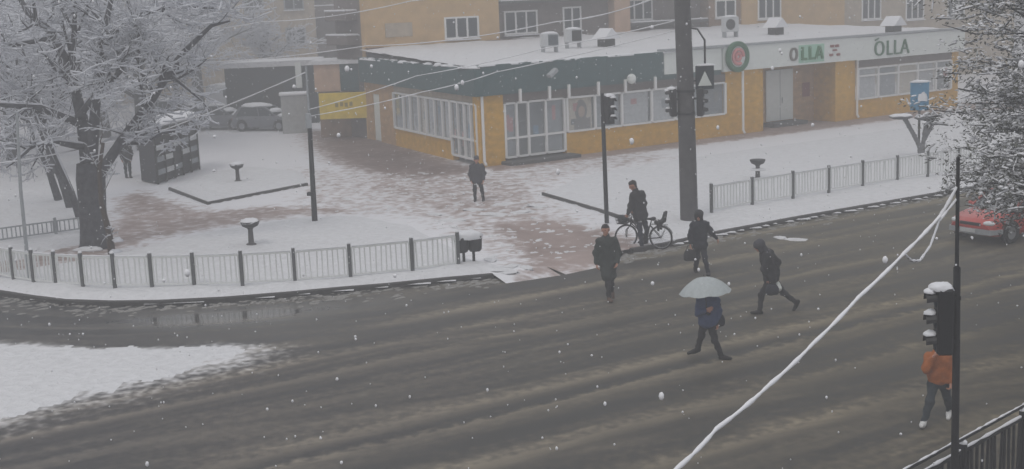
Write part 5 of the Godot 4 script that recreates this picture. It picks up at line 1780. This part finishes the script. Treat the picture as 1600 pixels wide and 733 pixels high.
	match o.get("cover", "hair"):
		"hood":
			hb = [[c + up * 0.035 * hs - look * 0.035, c + up * 0.03 * hs + look * 0.012, 0.118 * hs, 0.112 * hs], [c - look * 0.06 - up * 0.02, j.neck - look * 0.02, 0.085, 0.1]]
			for s in [-1.0, 1.0]: hb.append([c + side * s * 0.075 + look * 0.02 + up * 0.02, c + side * s * 0.06 - up * 0.1 + look * 0.02, 0.04, 0.045])
		"hat":
			hb = [[c + up * 0.065 * hs - look * 0.02, c + up * 0.06 * hs + look * 0.015, 0.1 * hs, 0.096 * hs]]
		_:
			hb = [[c + up * 0.05 * hs - look * 0.03, c + up * 0.06 * hs + look * 0.012, 0.094 * hs, 0.083 * hs], [c - look * 0.05 * hs + up * 0.02, c - look * 0.05 * hs - up * 0.06, 0.075 * hs, 0.055 * hs]]
			for s in [-1.0, 1.0]: hb.append([c + side * s * 0.072 * hs + up * 0.04 - look * 0.02, c + side * s * 0.078 * hs - up * 0.01 - look * 0.01, 0.03, 0.02])
	var hm := MB.new()
	hm.skin(hb, 0.011, 0.03, 0.002)
	obj(o.get("cover", "hair"), hm, o.get("cover_m", M.hair), p)
	return p


func bag(called: String, label: String, at: Vector3, size: Vector3, m: Material, handle: float, turn := 0.0) -> void:
	var b := thing(called, label, "bag", at, turn)
	var s := size * 0.5
	var mb := MB.new()
	mb.skin([[Vector3(-s.x * 0.5, -s.y * 0.5, 0), Vector3(s.x * 0.5, -s.y * 0.5, 0), s.z, s.z], [Vector3(-s.x * 0.45, 0, 0), Vector3(s.x * 0.45, 0, 0), s.z, s.z], [Vector3(-s.x * 0.4, s.y * 0.5, 0), Vector3(s.x * 0.4, s.y * 0.5, 0), s.z * 0.7, s.z * 0.7]], 0.018, 0.08, 0.004)
	obj("pouch", mb, m, b)
	var h := MB.new()
	h.tube([Vector3(-s.x * 0.5, s.y * 0.7, 0), Vector3(-s.x * 0.35, s.y + handle, 0), Vector3(s.x * 0.35, s.y + handle, 0), Vector3(s.x * 0.5, s.y * 0.7, 0)], [0.012, 0.012, 0.012, 0.012], 6)
	obj("handle", h, m, b)


func V(x: float, y: float, z := 0.0) -> Vector3: return Vector3(x, y, z)


func build_people() -> void:
	# man standing on the trodden snow before the shop
	person("person in dark jacket and black trousers standing alone before the shop corner", Vector3(-1.16, 0.13, -47.31),
		{head = V(-0.02, 1.50, 0.03), neck = V(-0.02, 1.34), shL = V(-0.2, 1.27), elL = V(-0.28, 1.0), haL = V(-0.24, 0.76, 0.08), shR = V(0.17, 1.26), elR = V(0.24, 1.0), haR = V(0.2, 0.75, 0.08), hipL = V(-0.11, 0.74), hipR = V(0.07, 0.74), knL = V(-0.13, 0.4, 0.02), anL = V(-0.13, 0.06), knR = V(0.13, 0.4, 0.02), anR = V(0.17, 0.06)},
		Vector3(-0.1, -0.1, 1), {jacket = M.cloth_grey, trousers = M.cloth_black, shoes = M.shoe, cover = "hat", cover_m = M.cloth_grey, bulk = 1.05, hem = 0.68})
	# person in the long olive coat, walking towards the near side
	person("person in long dark olive coat walking across the road towards the viewer", Vector3(2.32, 0.0, -31.3),
		{head = V(-0.05, 1.76, 0.05), neck = V(-0.04, 1.58), shL = V(-0.21, 1.48), elL = V(-0.3, 1.18, -0.05), haL = V(-0.29, 0.92, 0.05), shR = V(0.16, 1.48), elR = V(0.26, 1.18, 0.02), haR = V(0.2, 0.95, 0.14), hipL = V(-0.1, 0.9), hipR = V(0.06, 0.9), knL = V(-0.04, 0.5, 0.16), anL = V(-0.02, 0.08, 0.2), knR = V(0.06, 0.5, -0.02), anR = V(0.09, 0.15, -0.3)},
		Vector3(0.25, -0.05, 1), {jacket = M.cloth_olive, trousers = M.cloth_black, shoes = M.shoe_brown, hem = 0.52, cover = "hair", bulk = 1.08, toeR = Vector3(0.1, -0.6, 0.7)})
	# walker in navy by the kerb, one arm thrown out
	person("person in navy coat stepping off the kerb, one arm out, carrying a bag", Vector3(4.98, 0.0, -33.88),
		{head = V(-0.07, 1.57, 0.02), neck = V(-0.05, 1.41), shL = V(-0.22, 1.33), elL = V(-0.3, 1.06), haL = V(-0.31, 0.82, 0.06), shR = V(0.12, 1.33), elR = V(0.27, 1.1, -0.05), haR = V(0.40, 0.92, -0.08), hipL = V(-0.12, 0.80), hipR = V(0.03, 0.80), knL = V(-0.12, 0.44, -0.02), anL = V(-0.14, 0.12, -0.25), knR = V(0.06, 0.44, 0.12), anR = V(0.13, 0.06, 0.2)},
		Vector3(-0.3, -0.1, 1), {jacket = M.cloth_navy, trousers = M.cloth_navy, shoes = M.shoe, hem = 0.66, cover = "hood", cover_m = M.cloth_black, bulk = 1.02, toeL = Vector3(0, -0.7, 0.6)})
	bag("shopping_bag", "dark shopping bag hanging from the hand of the navy-coated walker", Vector3(4.98 - 0.33, 0.55, -33.8), Vector3(0.36, 0.36, 0.16), M.cloth_black, 0.06, 0.3)
	# runner, bent forward, one leg flung back
	person("person in black hooded jacket running to the left, bent forward", Vector3(5.68, 0.0, -29.41),
		{head = V(-0.05, 1.58), neck = V(0.06, 1.44), shL = V(0.09, 1.36, 0.17), elL = V(0.02, 1.06, 0.22), haL = V(0.12, 0.84, 0.2), shR = V(0.22, 1.38, -0.15), elR = V(0.42, 1.14, -0.2), haR = V(0.37, 0.86, -0.08), hipL = V(0.18, 0.78, 0.09), hipR = V(0.28, 0.78, -0.09), knL = V(-0.02, 0.46, 0.1), anL = V(-0.06, 0.07, 0.1), knR = V(0.52, 0.44, -0.1), anR = V(0.82, 0.2, -0.1)},
		Vector3(-1, -0.35, 0.15), {jacket = M.cloth_black, trousers = M.cloth_black, shoes = M.shoe, cover = "hood", cover_m = M.cloth_grey, hem = 0.72, bulk = 1.05, toeL = Vector3(-1, 0, 0.1), toeR = Vector3(-0.2, -1, 0)})
	bag("shoulder_bag", "small dark bag with pale patches at the hip of the runner", Vector3(5.68 + 0.2, 0.60, -29.41 + 0.24), Vector3(0.32, 0.26, 0.14), M.cloth_navy, 0.1, 0.1)
	var tg := thing("plastic_bag", "crumpled white plastic bag in the running person's hand", "bag", Vector3(5.68 + 0.36, 0.66, -29.41 + 0.0))
	var tb := MB.new()
	tb.skin([[V(0, 0.05), V(0.02, -0.08), 0.045, 0.085], [V(-0.03, -0.04), V(0.05, -0.1), 0.05, 0.06]], 0.014, 0.03, 0.008)
	obj("pouch", tb, M.sign_white, tg)
	# walker under the umbrella
	person("person in blue jacket walking under a pale grey umbrella", Vector3(3.91, 0.0, -25.81),
		{head = V(-0.01, 1.45, 0.02), neck = V(-0.01, 1.30), shL = V(-0.17, 1.22), elL = V(-0.22, 0.98, 0.08), haL = V(-0.08, 1.06, 0.22), shR = V(0.15, 1.22), elR = V(0.21, 0.96, -0.04), haR = V(0.17, 0.74, 0.02), hipL = V(-0.09, 0.76), hipR = V(0.05, 0.76), knL = V(-0.15, 0.46, -0.02), anL = V(-0.21, 0.16, -0.16), knR = V(0.10, 0.42, 0.08), anR = V(0.24, 0.06, 0.1)},
		Vector3(-0.8, -0.1, -0.5), {jacket = M.cloth_blue, trousers = M.cloth_black, shoes = M.shoe, cover = "hat", cover_m = M.cloth_navy, hem = 0.72, toeL = Vector3(-0.6, -0.6, -0.3), toeR = Vector3(0.7, -0.2, 0.5)})
	bag("shoulder_bag", "dark bag hanging at the right hip of the umbrella carrier", Vector3(3.91 + 0.22, 0.78, -25.85), Vector3(0.2, 0.28, 0.14), M.cloth_navy, 0.2, 0.4)
	umbrella(Vector3(3.91 - 0.07, 1.08, -25.81 + 0.22))
	# person in orange behind the near signal
	person("person in orange jacket and dark jeans behind the near traffic signal, hand to head", Vector3(6.95, 0.0, -21.31),
		{head = V(0.13, 1.40, 0.04), neck = V(0.14, 1.24), shL = V(-0.02, 1.15), elL = V(-0.1, 0.98, 0.12), haL = V(0.0, 1.2, 0.16), shR = V(0.28, 1.14), elR = V(0.35, 0.92), haR = V(0.33, 0.72, 0.08), hipL = V(0.07, 0.72), hipR = V(0.22, 0.72), knL = V(-0.03, 0.42, 0.12), anL = V(-0.15, 0.07, 0.18), knR = V(0.32, 0.42, -0.04), anR = V(0.42, 0.13, -0.22)},
		Vector3(-0.5, -0.05, 1), {jacket = M.cloth_orange, trousers = M.cloth_slate, shoes = M.shoe_white, cover = "hair", hem = 0.74, head = 0.95, curl = 0.9})
	# man astride the bicycle
	var rider := person("person in black jacket standing astride a bicycle at the kerb, looking down", Vector3(3.78, 0.0, -37.62),
		{head = V(-0.22, 1.80, 0.02), neck = V(-0.13, 1.64), shL = V(-0.23, 1.53, 0.14), elL = V(-0.30, 1.24, 0.18), haL = V(-0.38, 1.02, 0.12), shR = V(0.04, 1.53, -0.14), elR = V(0.10, 1.24, -0.2), haR = V(-0.16, 1.04, -0.24), hipL = V(-0.08, 0.88, 0.1), hipR = V(0.04, 0.9, -0.1), knL = V(-0.06, 0.47, 0.2), anL = V(-0.02, 0.09, 0.26), knR = V(0.16, 0.54, -0.1), anR = V(0.12, 0.2, -0.14)},
		Vector3(-1, -0.45, 0.25), {jacket = M.cloth_black, trousers = M.cloth_jeans, shoes = M.shoe, cover = "hair", hem = 0.84, bulk = 1.22, curl = 0.9, toeL = Vector3(-0.9, 0, 0.4), toeR = Vector3(-1, 0, 0.2)})
	rider.scale = Vector3.ONE * 1.05
	bicycle()
	# a figure further off
	person("small dark figure standing at the left end of the grey kiosk", Vector3(-17.0, 0.12, -58.2),
		{head = V(0.0, 1.58, 0.02), neck = V(0, 1.42), shL = V(-0.18, 1.34), elL = V(-0.23, 1.08), haL = V(-0.21, 0.84, 0.06), shR = V(0.18, 1.34), elR = V(0.23, 1.08), haR = V(0.2, 0.84, 0.06), hipL = V(-0.09, 0.82), hipR = V(0.09, 0.82), knL = V(-0.1, 0.44), anL = V(-0.1, 0.07), knR = V(0.1, 0.44, 0.04), anR = V(0.1, 0.07, 0.06)},
		Vector3(0.6, 0, 0.8), {jacket = M.cloth_black, trousers = M.cloth_slate, cover = "hat", cover_m = M.cloth_black, hem = 0.7})


func umbrella(at: Vector3) -> void:
	var u := thing("umbrella", "open pale grey umbrella held over the person in blue", "umbrella", at)
	var ax := Basis(Vector3.BACK, 0.06) * Basis(Vector3.RIGHT, -0.05)
	var top := 0.66
	var r := 0.53
	var h := 0.30
	for k in 8:
		# each gore sags between its two ribs and its rim is scalloped
		var cm := MB.new()
		var n := 6
		var m := 4
		for a in n + 1:
			for b in m + 1:
				var f := float(a) / n
				var g := float(b) / m
				var ang := TAU * (k + g) / 8.0
				var sag := sin(PI * g)
				var rr := r * f * (1.0 - 0.07 * sag * f)
				var y := top - h * pow(f, 2.2) - 0.035 * sag * f
				var e := Vector3(cos(ang), 0, sin(ang))
				cm.put(ax * (e * rr + Vector3(0, y, 0)), ax * (e * h * 2.2 * pow(f, 1.2) + Vector3(0, r, 0)).normalized())
		for a in n:
			for b in m:
				var o := a * (m + 1) + b
				cm.tri(o, o + 1, o + m + 2); cm.tri(o, o + m + 2, o + m + 1)
		obj("canopy_panel", cm, M.umbrella, u)
		var rb := MB.new()
		var pts := []
		for a in 6:
			var f := a / 5.0
			pts.append(ax * (Vector3(cos(TAU * k / 8.0), 0, sin(TAU * k / 8.0)) * r * f * 0.995 + Vector3(0, top - 0.012 - h * pow(f, 2.2), 0)))
		rb.tube(pts, [0.004, 0.004, 0.004, 0.004, 0.004, 0.005], 5)
		obj("rib", rb, M.pale_metal, u)
	var s := MB.new()
	s.tube([ax * Vector3(0, -0.05, 0), ax * Vector3(0, top + 0.05, 0)], [0.008, 0.006], 8)
	obj("shaft", s, M.dark_metal, u)
	var hd := MB.new()
	hd.tube([Vector3(0, 0.06, 0), Vector3(0, -0.08, 0), Vector3(0.02, -0.115, 0), Vector3(0.055, -0.115, 0), Vector3(0.07, -0.08, 0)], [0.014, 0.014, 0.013, 0.013, 0.012], 8)
	obj("handle", hd, M.black, u)


func bike_wheel(parent: Node3D, at: Transform3D) -> void:
	# axle along the z of the given frame
	var t := MB.new()
	var pts := []
	var rr := []
	for k in 33:
		var a := TAU * k / 32.0
		pts.append(at * Vector3(cos(a) * 0.335, sin(a) * 0.335, 0)); rr.append(0.022)
	t.tube(pts, rr, 6, false)
	var w := obj("wheel", t, M.tyre, parent)
	var r := MB.new()
	pts = []; rr = []
	for k in 33:
		var a := TAU * k / 32.0
		pts.append(at * Vector3(cos(a) * 0.306, sin(a) * 0.306, 0)); rr.append(0.012)
	r.tube(pts, rr, 5, false)
	r.tube([at * Vector3(0, 0, -0.05), at * Vector3(0, 0, 0.05)], [0.022, 0.022], 8)
	obj("rim", r, M.rim, w)
	var s := MB.new()
	for k in 18:
		var a := TAU * k / 18.0
		s.tube([at * Vector3(cos(a + 0.4) * 0.02, sin(a + 0.4) * 0.02, 0.03 * (1 if k % 2 else -1)), at * Vector3(cos(a) * 0.3, sin(a) * 0.3, 0)], [0.0025, 0.0025], 3, false)
	obj("spokes", s, M.rim, w)


func bicycle() -> void:
	# built along x, front wheel at -x
	var b := thing("bicycle", "dark city bicycle with front basket and a child seat at the kerb", "bicycle", Vector3(3.83, 0.0, -37.62), -0.42)
	var steer := Transform3D(Basis(Vector3.UP, 0.62), Vector3(-0.53, 0, 0))
	bike_wheel(b, steer * Transform3D(Basis(), Vector3(0, 0.36, 0)))
	bike_wheel(b, Transform3D(Basis(), Vector3(0.53, 0.36, 0)))
	var fr := MB.new()
	var head := V(-0.36, 0.86)
	var bb := V(0.08, 0.3)
	var seat := V(0.24, 0.8)
	for q in [[head, bb, 0.02], [head + V(0, -0.12), bb + V(0.02, 0.06), 0.018], [bb, seat, 0.018], [head + V(0.0, 0.06), head + V(-0.03, -0.2), 0.022]]: fr.tube([q[0], q[1]], [q[2], q[2]], 8)
	for z in [-0.05, 0.05]:
		fr.tube([bb + V(0, 0, z * 0.6), V(0.53, 0.36, z)], [0.012, 0.012], 6)
		fr.tube([seat + V(-0.02, -0.1, z * 0.6), V(0.53, 0.36, z)], [0.011, 0.011], 6)
	obj("frame", fr, M.dark_metal, b)
	var fk := MB.new()
	for z in [-0.055, 0.055]:
		fk.tube([V(-0.4, 0.68, z * 0.7), steer * V(0.02, 0.55, z), steer * V(0, 0.36, z)], [0.014, 0.013, 0.011], 6)
	fk.tube([V(-0.35, 0.92), V(-0.33, 1.02)], [0.014, 0.014], 6)
	obj("fork", fk, M.dark_metal, b)
	var hb := MB.new()
	var hr := Transform3D(Basis(Vector3.UP, 0.35), V(-0.33, 1.02))
	hb.tube([hr * V(0.16, 0.02, -0.29), hr * V(0.02, 0.03, -0.2), hr * V(-0.03, 0, 0), hr * V(0.02, 0.03, 0.2), hr * V(0.16, 0.02, 0.29)], [0.015, 0.013, 0.013, 0.013, 0.015], 8)
	obj("handlebar", hb, M.dark_metal, b)
	var sd := MB.new()
	sd.skin([[V(0.33, 0.9, -0.05), V(0.33, 0.9, 0.05), 0.05, 0.05], [V(0.3, 0.9), V(0.1, 0.89), 0.05, 0.022]], 0.014, 0.05)
	sd.tube([seat, V(0.26, 0.89)], [0.014, 0.014], 6)
	obj("saddle", sd, M.black, b)
	# basket of wires in front
	var bk := MB.new()
	for y in [0.74, 0.84, 0.95]:
		var g: float = 0.14 + (y - 0.74) * 0.2
		var pp := [V(-0.62 - g, y, -g), V(-0.62 + g, y, -g), V(-0.62 + g, y, g), V(-0.62 - g, y, g), V(-0.62 - g, y, -g)]
		bk.tube(pp, [0.009, 0.009, 0.009, 0.009, 0.009], 4, false)
	for k in 20:
		var s := int(k / 5.0)
		var f := (k % 5) / 4.0 * 2 - 1
		var d: Vector2 = [Vector2(f, -1), Vector2(1, f), Vector2(-f, 1), Vector2(-1, -f)][s]
		bk.tube([V(-0.62 + d.x * 0.14, 0.74, d.y * 0.14), V(-0.62 + d.x * 0.182, 0.95, d.y * 0.182)], [0.006, 0.006], 4, false)
	bk.box(V(-0.62, 0.75, 0), Vector3(0.27, 0.012, 0.27))
	obj("basket", bk, M.dark_metal, b)
	var ld := MB.new()
	ld.skin([[V(-0.68, 0.86, -0.04), V(-0.56, 0.88, 0.04), 0.11, 0.11]], 0.02, 0.03, 0.012)
	obj("basket_load", ld, M.cloth_slate, b)
	# child seat on the carrier
	var cs := MB.new()
	cs.skin([[V(0.42, 0.82, -0.09), V(0.42, 0.82, 0.09), 0.06, 0.06], [V(0.58, 0.84, -0.1), V(0.58, 0.84, 0.1), 0.07, 0.07], [V(0.62, 0.86, -0.09), V(0.68, 1.1, -0.05), 0.05, 0.045], [V(0.62, 0.86, 0.09), V(0.68, 1.1, 0.05), 0.05, 0.045], [V(0.5, 0.6, -0.13), V(0.5, 0.8, -0.13), 0.04, 0.05], [V(0.5, 0.6, 0.13), V(0.5, 0.8, 0.13), 0.04, 0.05]], 0.02, 0.05)
	obj("child_seat", cs, M.black, b)
	var rk := MB.new()
	for z in [-0.06, 0.06]:
		rk.tube([V(0.24, 0.74, z), V(0.72, 0.74, z), V(0.55, 0.38, z * 1.1)], [0.008, 0.008, 0.008], 5)
	obj("carrier", rk, M.dark_metal, b)
	var mg := MB.new()
	for cx in [0.53]:
		for k in 10:
			var a0 := deg_to_rad(20 + k * 14.0)
			var a1 := deg_to_rad(20 + (k + 1) * 14.0)
			mg.quad(V(cx + cos(a0) * 0.375, 0.36 + sin(a0) * 0.375, -0.035), V(cx + cos(a0) * 0.375, 0.36 + sin(a0) * 0.375, 0.035), V(cx + cos(a1) * 0.375, 0.36 + sin(a1) * 0.375, 0.035), V(cx + cos(a1) * 0.375, 0.36 + sin(a1) * 0.375, -0.035))
	obj("mudguard", mg, M.black, b)
	var cr := MB.new()
	cr.lathe([Vector2(0.001, -0.005), Vector2(0.095, -0.005), Vector2(0.095, 0.005), Vector2(0.001, 0.005)], 20, bb + V(0, 0, 0.06), Basis(Vector3.RIGHT, PI / 2))
	cr.tube([bb + V(0, 0, 0.08), bb + V(-0.1, -0.13, 0.08)], [0.012, 0.012], 6)
	cr.tube([bb + V(0, 0, -0.08), bb + V(0.1, 0.13, -0.08)], [0.012, 0.012], 6)
	cr.cbox(bb + V(-0.1, -0.13, 0.13), Vector3(0.09, 0.025, 0.09), 0.006)
	cr.cbox(bb + V(0.1, 0.13, -0.13), Vector3(0.09, 0.025, 0.09), 0.006)
	obj("crank", cr, M.dark_metal, b)


# ------------------------------------------------------------------ wires and falling snow
func cable(called: String, label: String, pts: Array, r: float, snow_r: float, sag: float, m: Material, group := "", thicker := 1.0) -> void:
	var c := thing(called, label, "cable", Vector3.ZERO, 0.0, group)
	var fine := []
	for k in pts.size() - 1:
		var n := 14
		for s in n:
			var f := float(s) / n
			fine.append(pts[k].lerp(pts[k + 1], f) - Vector3(0, sag * 4 * f * (1 - f), 0))
	fine.append(pts[-1])
	var rw := []
	var rs := []
	var up := []
	for k in fine.size():
		rw.append(r)
		rs.append(snow_r * lerpf(1.0, thicker, float(k) / fine.size()) * (1.0 + 0.16 * sin(k * 0.9 + pts[0].x) + rng.randf_range(-0.14, 0.14)))
		up.append(fine[k] + Vector3(0, snow_r * 0.5, 0))
	var w := MB.new()
	w.tube(fine, rw, 6)
	obj("wire", w, m, c)
	if snow_r > 0:
		var s := MB.new()
		s.tube(up, rs, 7)
		obj("wire_snow", s, M.snow_cap, c)


func build_wires() -> void:
	# the thick snow-laden cable that comes from beside the viewer to the near signal pole
	cable("overhead_cable", "thick snow-laden cable crossing the near right of the road", [V(0.2, 4.95, -5.4), V(0.93, 4.61, -7.4), V(1.33, 4.46, -8.5), V(1.98, 4.28, -10.0), V(2.66, 4.22, -11.4), V(3.44, 4.29, -12.8), V(4.35, 4.41, -14.3), V(5.23, 4.56, -15.75), V(5.44, 4.9, -15.8)], 0.007, 0.0125, 0.012, M.dark_metal, "", 1.7)
	cable("overhead_cable", "short slack snow-laden loop of cable below the thick one near the pole", [V(4.35, 4.41, -14.3), V(4.56, 4.24, -14.7), V(4.75, 4.17, -15.0), V(5.0, 4.26, -15.4), V(5.2, 4.5, -15.7), V(5.44, 4.75, -15.8)], 0.007, 0.014, 0.0, M.dark_metal)
	var g := "snowy wires over the pavement"
	cable("overhead_wire", "snowy wire from the mast to the lamp post, upper of two", [V(5.5, 6.5, -41.2), V(1.2, 5.73, -41.9), V(-2.9, 4.98, -42.9), V(-6.57, 3.97, -43.67)], 0.008, 0.015, 0.05, M.dark_metal, g)
	cable("overhead_wire", "snowy wire from the mast to the lamp post, lower of two", [V(5.5, 6.2, -41.2), V(-0.3, 5.04, -42.2), V(-2.75, 4.45, -42.9), V(-6.57, 3.75, -43.67)], 0.008, 0.015, 0.05, M.dark_metal, g)
	cable("overhead_wire", "snowy wire passing before the upper wall of the flats", [V(5.45, 7.45, -41.2), V(2.0, 6.4, -50), V(-6.47, 5.39, -62), V(-20, 4.4, -76)], 0.01, 0.022, 0.2, M.dark_metal, g)
	cable("overhead_wire", "topmost faint snowy wire towards the hazy far flats", [V(5.4, 8.6, -41.2), V(-4.18, 7.37, -60), V(-13.03, 6.59, -72), V(-22, 6.2, -86)], 0.01, 0.022, 0.2, M.dark_metal, g)
	cable("overhead_wire", "snowy wire running in front of the large bare tree's trunk", [V(-17.5, 3.5, -34), V(-14.41, 3.25, -38), V(-13.22, 3.25, -42), V(-11.96, 3.3, -46), V(-6.6, 5.2, -43.7)], 0.01, 0.02, 0.04, M.dark_metal, g)


func build_snowfall() -> void:
	var b := MB.new()
	b.ball(Vector3.ZERO, Vector3.ONE, 7, 5)
	var mm := MultiMesh.new()
	mm.transform_format = MultiMesh.TRANSFORM_3D
	mm.mesh = b.mesh()
	var n := 9000
	mm.instance_count = n
	for k in n:
		var p := Vector3(rng.randf_range(-24, 24), rng.randf_range(0.1, 11), rng.randf_range(-58, -4.5))
		var r := rng.randf_range(0.006, 0.0135) * (1.4 if p.z < -12 and rng.randf() < 0.1 else 1.0)
		mm.set_instance_transform(k, Transform3D(Basis.from_euler(Vector3(rng.randf(), rng.randf(), rng.randf()) * 3.0).scaled(Vector3(r, r * rng.randf_range(1.0, 1.6), r)), p))
	var o := MultiMeshInstance3D.new()
	o.multimesh = mm
	o.material_override = M.snow_cap
	adopt(o, "falling_snow", self)
	tag(o, "snowflakes falling through the air over the whole street", "snowflakes")
	o.set_meta("kind", "stuff")
